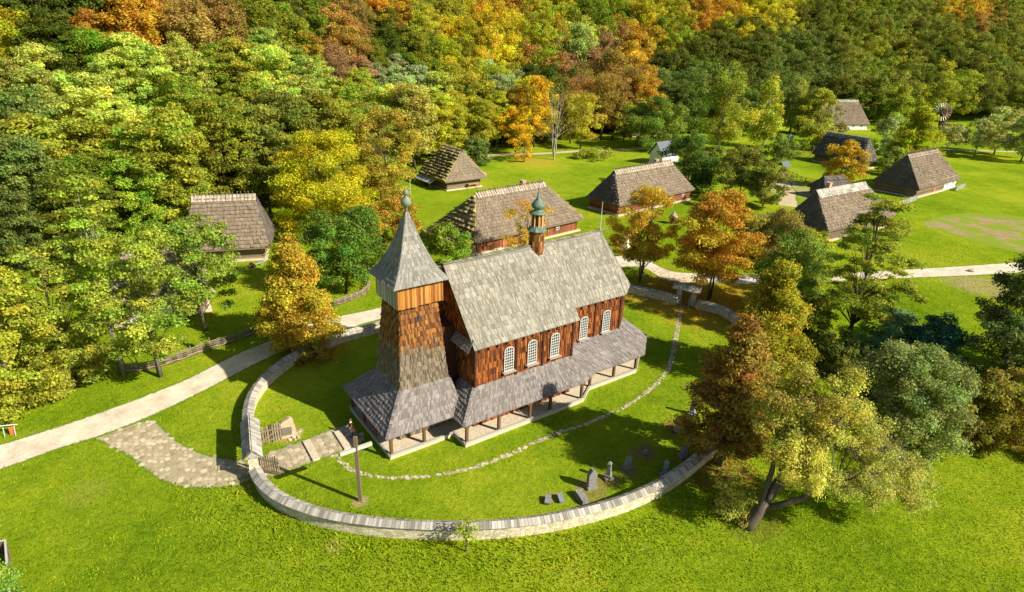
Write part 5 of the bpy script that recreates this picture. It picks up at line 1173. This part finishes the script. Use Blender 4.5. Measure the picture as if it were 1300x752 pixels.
grave(844, 605, 'pillar', .75, 1.8, .2, 'pale tapering gravestone pillar close to the inside of the front wall', 'grave_dark')
grave(868, 580, 'block', .8, 1.1, .3, 'dark squat gravestone in the shade by the wall below the rusty brown tree', 'grave_dark')
grave(878, 526, 'pillar', .8, 1.9, .3, 'bluish gravestone pillar at the left edge of the rusty brown tree crown', 'grave_dark')
grave(860, 546, 'slab', .6, .5, -.6, 'tilted pale gravestone leaning on a mound of brown leaves', 'grave_stone', .25)
grave(819, 577, 'block', .45, .5, .3, 'tiny stub of a gravestone in a patch of bare brown soil', 'grave_dark')
def boulder(px, py, r, label, mat='boulder', fl=.55):
    b = at(px, py); bpy_me = bpy.data.meshes.new('boulder'); import bmesh
    bm = bmesh.new(); bmesh.ops.create_icosphere(bm, subdivisions=3, radius=1); rr = random.Random(px)
    o_ = V3((rr.random() * 9, rr.random() * 9, 0))
    from mathutils import noise as NN
    for v in bm.verts: v.co *= 1 + .28 * NN.noise(v.co * 1.3 + o_); v.co = V3((v.co.x * r * 1.25, v.co.y * r * .9, v.co.z * r * fl))
    bm.to_mesh(bpy_me); bm.free(); bpy_me.materials.append(MATS[mat]); o = bpy.data.objects.new('boulder', bpy_me); COL.objects.link(o); o.location = b + V3((0, 0, r * fl * .55)); props(o, label, 'boulder')
boulder(57, 501, .75, 'flat pale boulder lying on the grass at the left roadside', 'boulder')
boulder(333, 618, .28, 'small grey stone at the outer foot of the gate pillar')
boulder(1233, 345, .5, 'pale stone beside the road bend at the right')
def notice():
    b = at(15, 552); t = thing('notice_board', b, 'white notice board on a red foot in the grass at the left edge', 'sign', .25)
    M_ = Matrix.Translation((0, 0, 1.0)) @ Matrix.Rotation(-.55, 4, 'X'); mb = MB(); mb.box((0, 0, 0), (1.0, .8, .06), M=M_); mb.build('panel', 'sign_white', t)
    mb = MB(); mb.box((-.22, 0, .036), (.16, .5, .006), M=M_); mb.box((.25, .02, .036), (.2, .5, .006), M=M_); mb.box((.02, -.05, .036), (.14, .12, .006), M=M_); mb.build('print', 'sign_print', t)
    mb = MB(); mb.box((.08, .05, .42), (.3, .25, .85)); mb.build('red_foot', 'sign_red', t)
    for s in (-1, 1): mb = MB(); mb.beam((s * .42, -.25, 0), (s * .42, -.1, .9), .05, .05); mb.build('leg', 'window_white', t)
notice()
def plough():
    b = at(328, 338); t = thing('wooden_plough', b, 'small dark wooden farm implement on the grass before the thatched barn', 'plough', .8)
    mb = MB(); mb.beam((-1.4, 0, .25), (1.3, 0, .6), .12, .14); mb.beam((1.0, -.3, 1.0), (.4, -.1, .1), .08, .08); mb.beam((1.0, .3, 1.0), (.4, .1, .1), .08, .08); mb.build('beam', 'metal_grey', t)
    for s in (-1, 1): mb = MB(); mb.tube([(-.9, s * .35, .35), (-.9, s * .42, .35)], [.36, .36], 14); mb.build('wheel', 'dark_timber', t)
plough()
def doghouse():
    b = at(459, 342); t = thing('garden_hutch', b, 'tiny red brown hutch with pitched roof beside the bare stem left of the belfry', 'hutch', .6)
    mb = MB(); mb.box((0, 0, .45), (1.2, .9, .9)); mb.build('wall', 'brown_plank', t); mb = MB(); mb.quad([(-.8, -.7, .8), (.8, -.7, .8), (.8, 0, 1.4), (-.8, 0, 1.4)]); mb.quad([(.8, .7, .8), (-.8, .7, .8), (-.8, 0, 1.4), (.8, 0, 1.4)]); mb.build('roof', 'door_paint', t)
doghouse()
def corner_bed():
    p = pix([(-30, 706), (2, 703), (12, 700)]) ; q = pix([(12, 700), (17, 752), (20, 800)])
    t = thing('plank_fence', p[-1], 'low plank fence corner with pale top rail cut by the lower left edge', 'fence'); o = p[-1]
    for L in (p, q):
        c = smooth_line(L, .18); mb = MB()
        for a, b in zip(c, c[1:]): m = (a + b) / 2 - o; d = b - a; mb.box((m.x, m.y, .5), (d.length * .9, .05, 1.0 + random.uniform(-.04, .04)), math.atan2(d.y, d.x), random.random())
        mb.build('boards', 'fence_timber', t); mb = MB(); mb.beam(c[0] - o + V3((0, 0, 1.05)), c[-1] - o + V3((0, 0, 1.05)), .12, .07, .95) if L is q else [mb.beam(a - o + V3((0, 0, 1.05)), b - o + V3((0, 0, 1.05)), .1, .06, .95) for a, b in zip(c, c[1:])]
        mb.build('top_rail', 'grey_timber', t)
    S('garden_bush', 'leafy green bushes growing inside the plank fence corner, lower left', 'bush', 0, 762, 722, 40, 'round', (.13, .22, .03), .0, .9, .10, .6)
corner_bed()

# ---- the visitor on the flagged walk
def skin_fig(name, joints, edges, mat, parent, sub=1):
    me = bpy.data.meshes.new(name); me.from_pydata([j[0] for j in joints], edges, []); o = bpy.data.objects.new(name, me); COL.objects.link(o)
    o.modifiers.new('skin', 'SKIN'); 
    for i, j in enumerate(joints):
        d = me.skin_vertices[0].data[i] if me.skin_vertices else None
        if d: r = j[1]; d.radius = (r, r) if not isinstance(r, tuple) else r
    if me.skin_vertices: me.skin_vertices[0].data[0].use_root = True
    s = o.modifiers.new('sub', 'SUBSURF'); s.levels = sub; s.render_levels = sub + 1
    o.parent = parent; me.materials.append(MATS[mat]); return o
def baked(name, joints, edges, mat, parent):
    import bmesh
    me = bpy.data.meshes.new(name); bm = bmesh.new(); L = bm.verts.layers.skin.verify(); vs = []
    for co, r in joints: v = bm.verts.new(co); v[L].radius = (r, r) if not isinstance(r, tuple) else r; v[L].use_root = (len(vs) == 0); vs.append(v)
    for a, b in edges: bm.edges.new((vs[a], vs[b]))
    bm.to_mesh(me); bm.free(); o = bpy.data.objects.new(name, me); COL.objects.link(o); o.parent = parent
    o.modifiers.new('skin', 'SKIN').use_smooth_shade = True; s = o.modifiers.new('sub', 'SUBSURF'); s.levels = 1; s.render_levels = 2; me.materials.append(MATS[mat]); return o
def person():
    b = at(446.5, 553.5); b.z = .04; t = thing('person', b, 'person in black top with white collar and pale jeans walking on the shaded flagstones', 'person', -.55)
    # facing -Y; walking, bag under the left arm
    J = [((0, 0, .93), .135), ((0, .01, 1.12), .125), ((0, 0, 1.32), (.15, .10)), ((0, 0, 1.46), .065), ((0, -.015, 1.52), .055), ((0, -.02, 1.60), .088), ((0, -.015, 1.68), .092), ((0, 0, 1.74), .07),
         ((.17, 0, 1.40), .06), ((.24, .04, 1.14), .045), ((.20, -.16, 1.0), .034), ((.17, -.22, .98), .03),
         ((-.17, 0, 1.40), .06), ((-.26, -.02, 1.13), .045), ((-.22, -.22, 1.06), .034), ((-.2, -.29, 1.06), .03),
         ((.09, 0, .84), .095), ((.10, -.14, .48), .062), ((.10, -.10, .1), .042), ((.10, -.22, .04), .038),
         ((-.09, 0, .84), .095), ((-.10, .02, .48), .062), ((-.10, .20, .12), .042), ((-.10, .12, .04), .038)]
    E = [(0, 1), (1, 2), (2, 3), (3, 4), (4, 5), (5, 6), (6, 7), (2, 8), (8, 9), (9, 10), (10, 11), (2, 12), (12, 13), (13, 14), (14, 15), (0, 16), (16, 17), (17, 18), (18, 19), (0, 20), (20, 21), (21, 22), (22, 23)]
    n = len(J)
    for (h, dx) in ((11, 1), (15, -1)):                     # fingers and thumb of each hand
        hx, hy, hz = J[h][0]
        for k in range(4):
            ox = (k - 1.5) * .018; J += [((hx + ox, hy - .045, hz), .0095), ((hx + ox, hy - .085 + abs(k - 1.3) * .008, hz - .025), .008)]; E += [(h, len(J) - 2), (len(J) - 2, len(J) - 1)]
        J += [((hx - dx * .035, hy - .02, hz + .01), .0105), ((hx - dx * .045, hy - .055, hz), .009)]; E += [(h, len(J) - 2), (len(J) - 2, len(J) - 1)]
    baked('body', J, E, 'skin', t)
    baked('black_top', [((0, 0, .95), .155), ((0, .01, 1.14), .145), ((0, 0, 1.34), (.175, .12)), ((0, 0, 1.42), .10), ((.18, 0, 1.41), .08), ((.245, .035, 1.17), .06), ((-.18, 0, 1.41), .08), ((-.26, -.02, 1.16), .06)], [(0, 1), (1, 2), (2, 3), (2, 4), (4, 5), (2, 6), (6, 7)], 'shirt', t)
    baked('jeans', [((0, 0, .92), .15), ((.09, 0, .84), .112), ((.10, -.14, .48), .08), ((.10, -.10, .13), .062), ((-.09, 0, .84), .112), ((-.10, .02, .48), .08), ((-.10, .19, .14), .062)], [(0, 1), (1, 2), (2, 3), (0, 4), (4, 5), (5, 6)], 'jeans', t)
    mb = MB(); mb.lathe((0, -.005, 1.40), [(.14, 0), (.11, .06), (.075, .09)], 14); mb.build('white_collar', 'collar_white', t, smooth=True)
    mb = MB(); mb.lathe((0, .02, 1.62), [(.085, 0), (.108, .05), (.108, .10), (.085, .155), (.03, .18)], 14); mb.build('hair', 'hair', t, smooth=True)
    mb = MB()
    for s in (-1, 1): mb.box((s * .034, -.105, 1.655), (.022, .012, .012))
    mb.build('eyes', 'shoe', t); mb = MB(); mb.beam((0, -.10, 1.65), (0, -.13, 1.615), .022, .02); mb.build('nose', 'skin', t); mb = MB(); mb.box((0, -.104, 1.58), (.045, .012, .01)); mb.build('mouth', 'door_paint', t)
    for (x, y, z) in ((.10, -.17, .05), (-.10, .15, .06)): mb = MB(); mb.box((x, y, z), (.1, .27, .09)); mb.build('shoe', 'shoe', t)
    m = Matrix.Translation(b) @ Matrix.Rotation(-.55, 4, 'Z'); p = m @ V3((.30, -.08, .82)); g = thing('shoulder_bag', p, 'bright orange shoulder bag hanging at the hip of the walking person', 'bag', -.55)
    mb = MB(); mb.tube([(0, -.19, .04), (0, -.17, .0), (0, .17, 0), (0, .19, .04)], [.05, .16, .16, .05], 10); mb.build('bag_body', 'bag_orange', g, smooth=True)
    mb = MB(); mb.tube([(0, -.15, .1), (-.06, -.08, .35), (-.14, .03, .66), (-.08, .1, .35), (0, .15, .1)], [.014] * 5, 5); mb.build('strap', 'bag_orange', g)
person()

# ================================================================== GRASS AND FALLEN LEAVES
def ground_cover():
    rng = np.random.default_rng(3)
    # exclusion test done on a raster of the ground
    RES = .25; X0, X1, Y0, Y1 = -75, 85, 24, 130; W_, H_ = int((X1 - X0) / RES), int((Y1 - Y0) / RES); mask = np.ones((H_, W_), bool)
    gx = X0 + (np.arange(W_) + .5) * RES; gy = Y0 + (np.arange(H_) + .5) * RES; GX, GY = np.meshgrid(gx, gy)
    def cut(poly):
        ins = np.zeros_like(mask); n = len(poly)
        for i in range(n):
            (ax, ay), (bx, by) = poly[i][:2], poly[(i + 1) % n][:2]
            if ay == by: continue
            c = ((ay > GY) != (by > GY)) & (GX < (bx - ax) * (GY - ay) / (by - ay) + ax); ins ^= c
        mask[ins] = False
    def path_cut(pts, r):
        for p in smooth_line(pts, .5):
            i0, i1 = int((p.x - r - X0) / RES), int((p.x + r - X0) / RES) + 1; j0, j1 = int((p.y - r - Y0) / RES), int((p.y + r - Y0) / RES) + 1
            if i1 < 0 or j1 < 0 or i0 >= W_ or j0 >= H_: continue
            s = np.s_[max(0, j0):j1, max(0, i0):i1]; mask[s] &= (GX[s] - p.x) ** 2 + (GY[s] - p.y) ** 2 > r * r
    a, b = smooth_line(ROAD_T, 2), smooth_line(ROAD_B, 2); cut([(p.x, p.y) for p in a] + [(p.x, p.y) for p in b[::-1]])
    cut([(p.x, p.y) for p in pix([(320, 589), (388, 560), (440, 540), (470, 556), (415, 578), (345, 603), (322, 606)])])
    R = Matrix.Rotation(math.radians(35.75), 3, 'Z'); cut([tuple((R @ V3((x, y, 0)) + V3((-8.95, 49.5, 0)))[:2]) for x, y in ((-5, -5), (1.4, -5), (1.4, -7), (16, -7), (18, -5.6), (24.6, -5.6), (28.5, -2.4), (28.5, 2.4), (24.6, 5.6), (18, 5.6), (16, 7), (1.4, 7), (1.4, 5), (-5, 5))])
    path_cut(WN, .4); path_cut(WS, .4); path_cut(pix([(425, 578), (442, 594), (466, 604), (505, 607), (550, 604), (600, 594), (650, 576), (700, 553), (745, 538), (785, 521), (820, 499), (845, 474), (855, 447), (859, 422), (864, 397), (868, 384)]), .3)
    cc = np.array(COBBLE); cm = cc.mean(0); cobb = [(tuple(cm + (p - cm) * .93)) for p in cc]; cut(cobb)
    N = 560000; x = rng.uniform(X0, X1, N); d = rng.random(N) ** 1.6; y = Y0 + d * (Y1 - Y0)
    ok = mask[((y - Y0) / RES).astype(int).clip(0, H_ - 1), ((x - X0) / RES).astype(int).clip(0, W_ - 1)]
    ok &= np.abs(x) < .90 * y + 8
    x, y = x[ok], y[ok]; n = len(x)
    # coarse growth: taller outside the wall and in patches
    patch = np.sin(x * .9 + np.sin(y * .7) * 2) * np.cos(y * 1.1 + np.sin(x * .5) * 2) + rng.normal(0, .5, n)
    bank = np.zeros(n); 
    for p in smooth_line(WS, 1.5):
        dd = np.hypot(x - p.x, y - p.y); bank = np.maximum(bank, np.clip(1 - dd / 7.5, 0, 1) * (np.hypot(x - 1, y - 58) > np.hypot(p.x - 1, p.y - 58) - .5))
    inyard = (((x - 1) / 24.) ** 2 + ((y - 60) / 25.) ** 2) < 1
    h = .035 + .05 * rng.random(n) + .035 * np.clip(patch, 0, 1.5) + .20 * bank * rng.random(n) ** 2; h *= np.where(inyard, .6, 1)
    a = rng.uniform(0, 6.28, n); w = .020 + h * .22; lean = rng.normal(0, .6, (n, 2)) * h[:, None]
    c = np.stack([x, y, np.zeros(n)], 1); s = np.stack([np.cos(a), np.sin(a), np.zeros(n)], 1) * w[:, None]; top = c + np.concatenate([lean, h[:, None]], 1)
    q = np.stack([c - s, c + s, top + s * .35, top - s * .35], 1); v = np.clip(.5 + .16 * patch + rng.normal(0, .24, n), 0, 1); w_ = np.clip(.40 + rng.normal(0, .28, n) - .35 * bank * rng.random(n), 0, 1)
    me = leaf_mesh('grass_tufts', q, v, w_); o = bpy.data.objects.new('grass_tufts', me); COL.objects.link(o); o.color = GRASSCOL; props(o, 'rough green grass tufts covering the lawns around the churchyard', 'grass', kind='stuff')
    # fallen leaves
    P = [(900, 384, 8, 5200, (.60, .38, .02)), (845, 372, 6, 2600, (.50, .30, .03)), (914, 598, 4, 1500, (.38, .20, .05)), (935, 520, 5, 1500, (.45, .30, .04)), (400, 446, 4, 1800, (.52, .34, .04)), (862, 545, 2, 350, (.32, .17, .06)), (965, 480, 6, 1200, (.50, .38, .04)), (838, 352, 6, 900, (.45, .26, .05))]
    Q = []; VV = []; CC = []
    for (px, py, r, m, col) in P:
        p = at(px, py); rr = r * np.sqrt(rng.random(m)) * rng.uniform(.6, 1.3, m); t = rng.uniform(0, 6.28, m); X = p.x + rr * np.cos(t); Y = p.y + rr * np.sin(t)
        nr = np.array([0, 0, 1.]) + rng.normal(0, .35, (m, 3)); nr /= np.linalg.norm(nr, axis=1)[:, None]; tt = np.cross(nr, rng.normal(size=(m, 3))); tt /= np.linalg.norm(tt, axis=1)[:, None]; bb = np.cross(nr, tt); sz = rng.uniform(.05, .11, m)[:, None]
        c = np.stack([X, Y, np.full(m, .07)], 1); Q.append(np.stack([c - tt * sz, c + bb * sz * .7, c + tt * sz, c - bb * sz * .7], 1)); CC.append(np.tile(np.array(col), (m, 1)))
    Q = np.concatenate(Q); me = leaf_mesh('fallen_leaves', Q, rng.random(len(Q)), np.clip(rng.normal(.5, .2, len(Q)), 0, 1)); a = me.attributes.new('leafcol', 'FLOAT_COLOR', 'FACE'); cc = np.concatenate(CC); a.data.foreach_set('color', np.concatenate([cc, np.ones((len(cc), 1))], 1).astype(np.float32).reshape(-1)); me.materials[0] = bpy.data.materials['leaf_far']
    o = bpy.data.objects.new('fallen_leaves', me); COL.objects.link(o); props(o, 'yellow and brown fallen leaves scattered under the autumn trees', 'leaves', kind='stuff')
ground_cover()
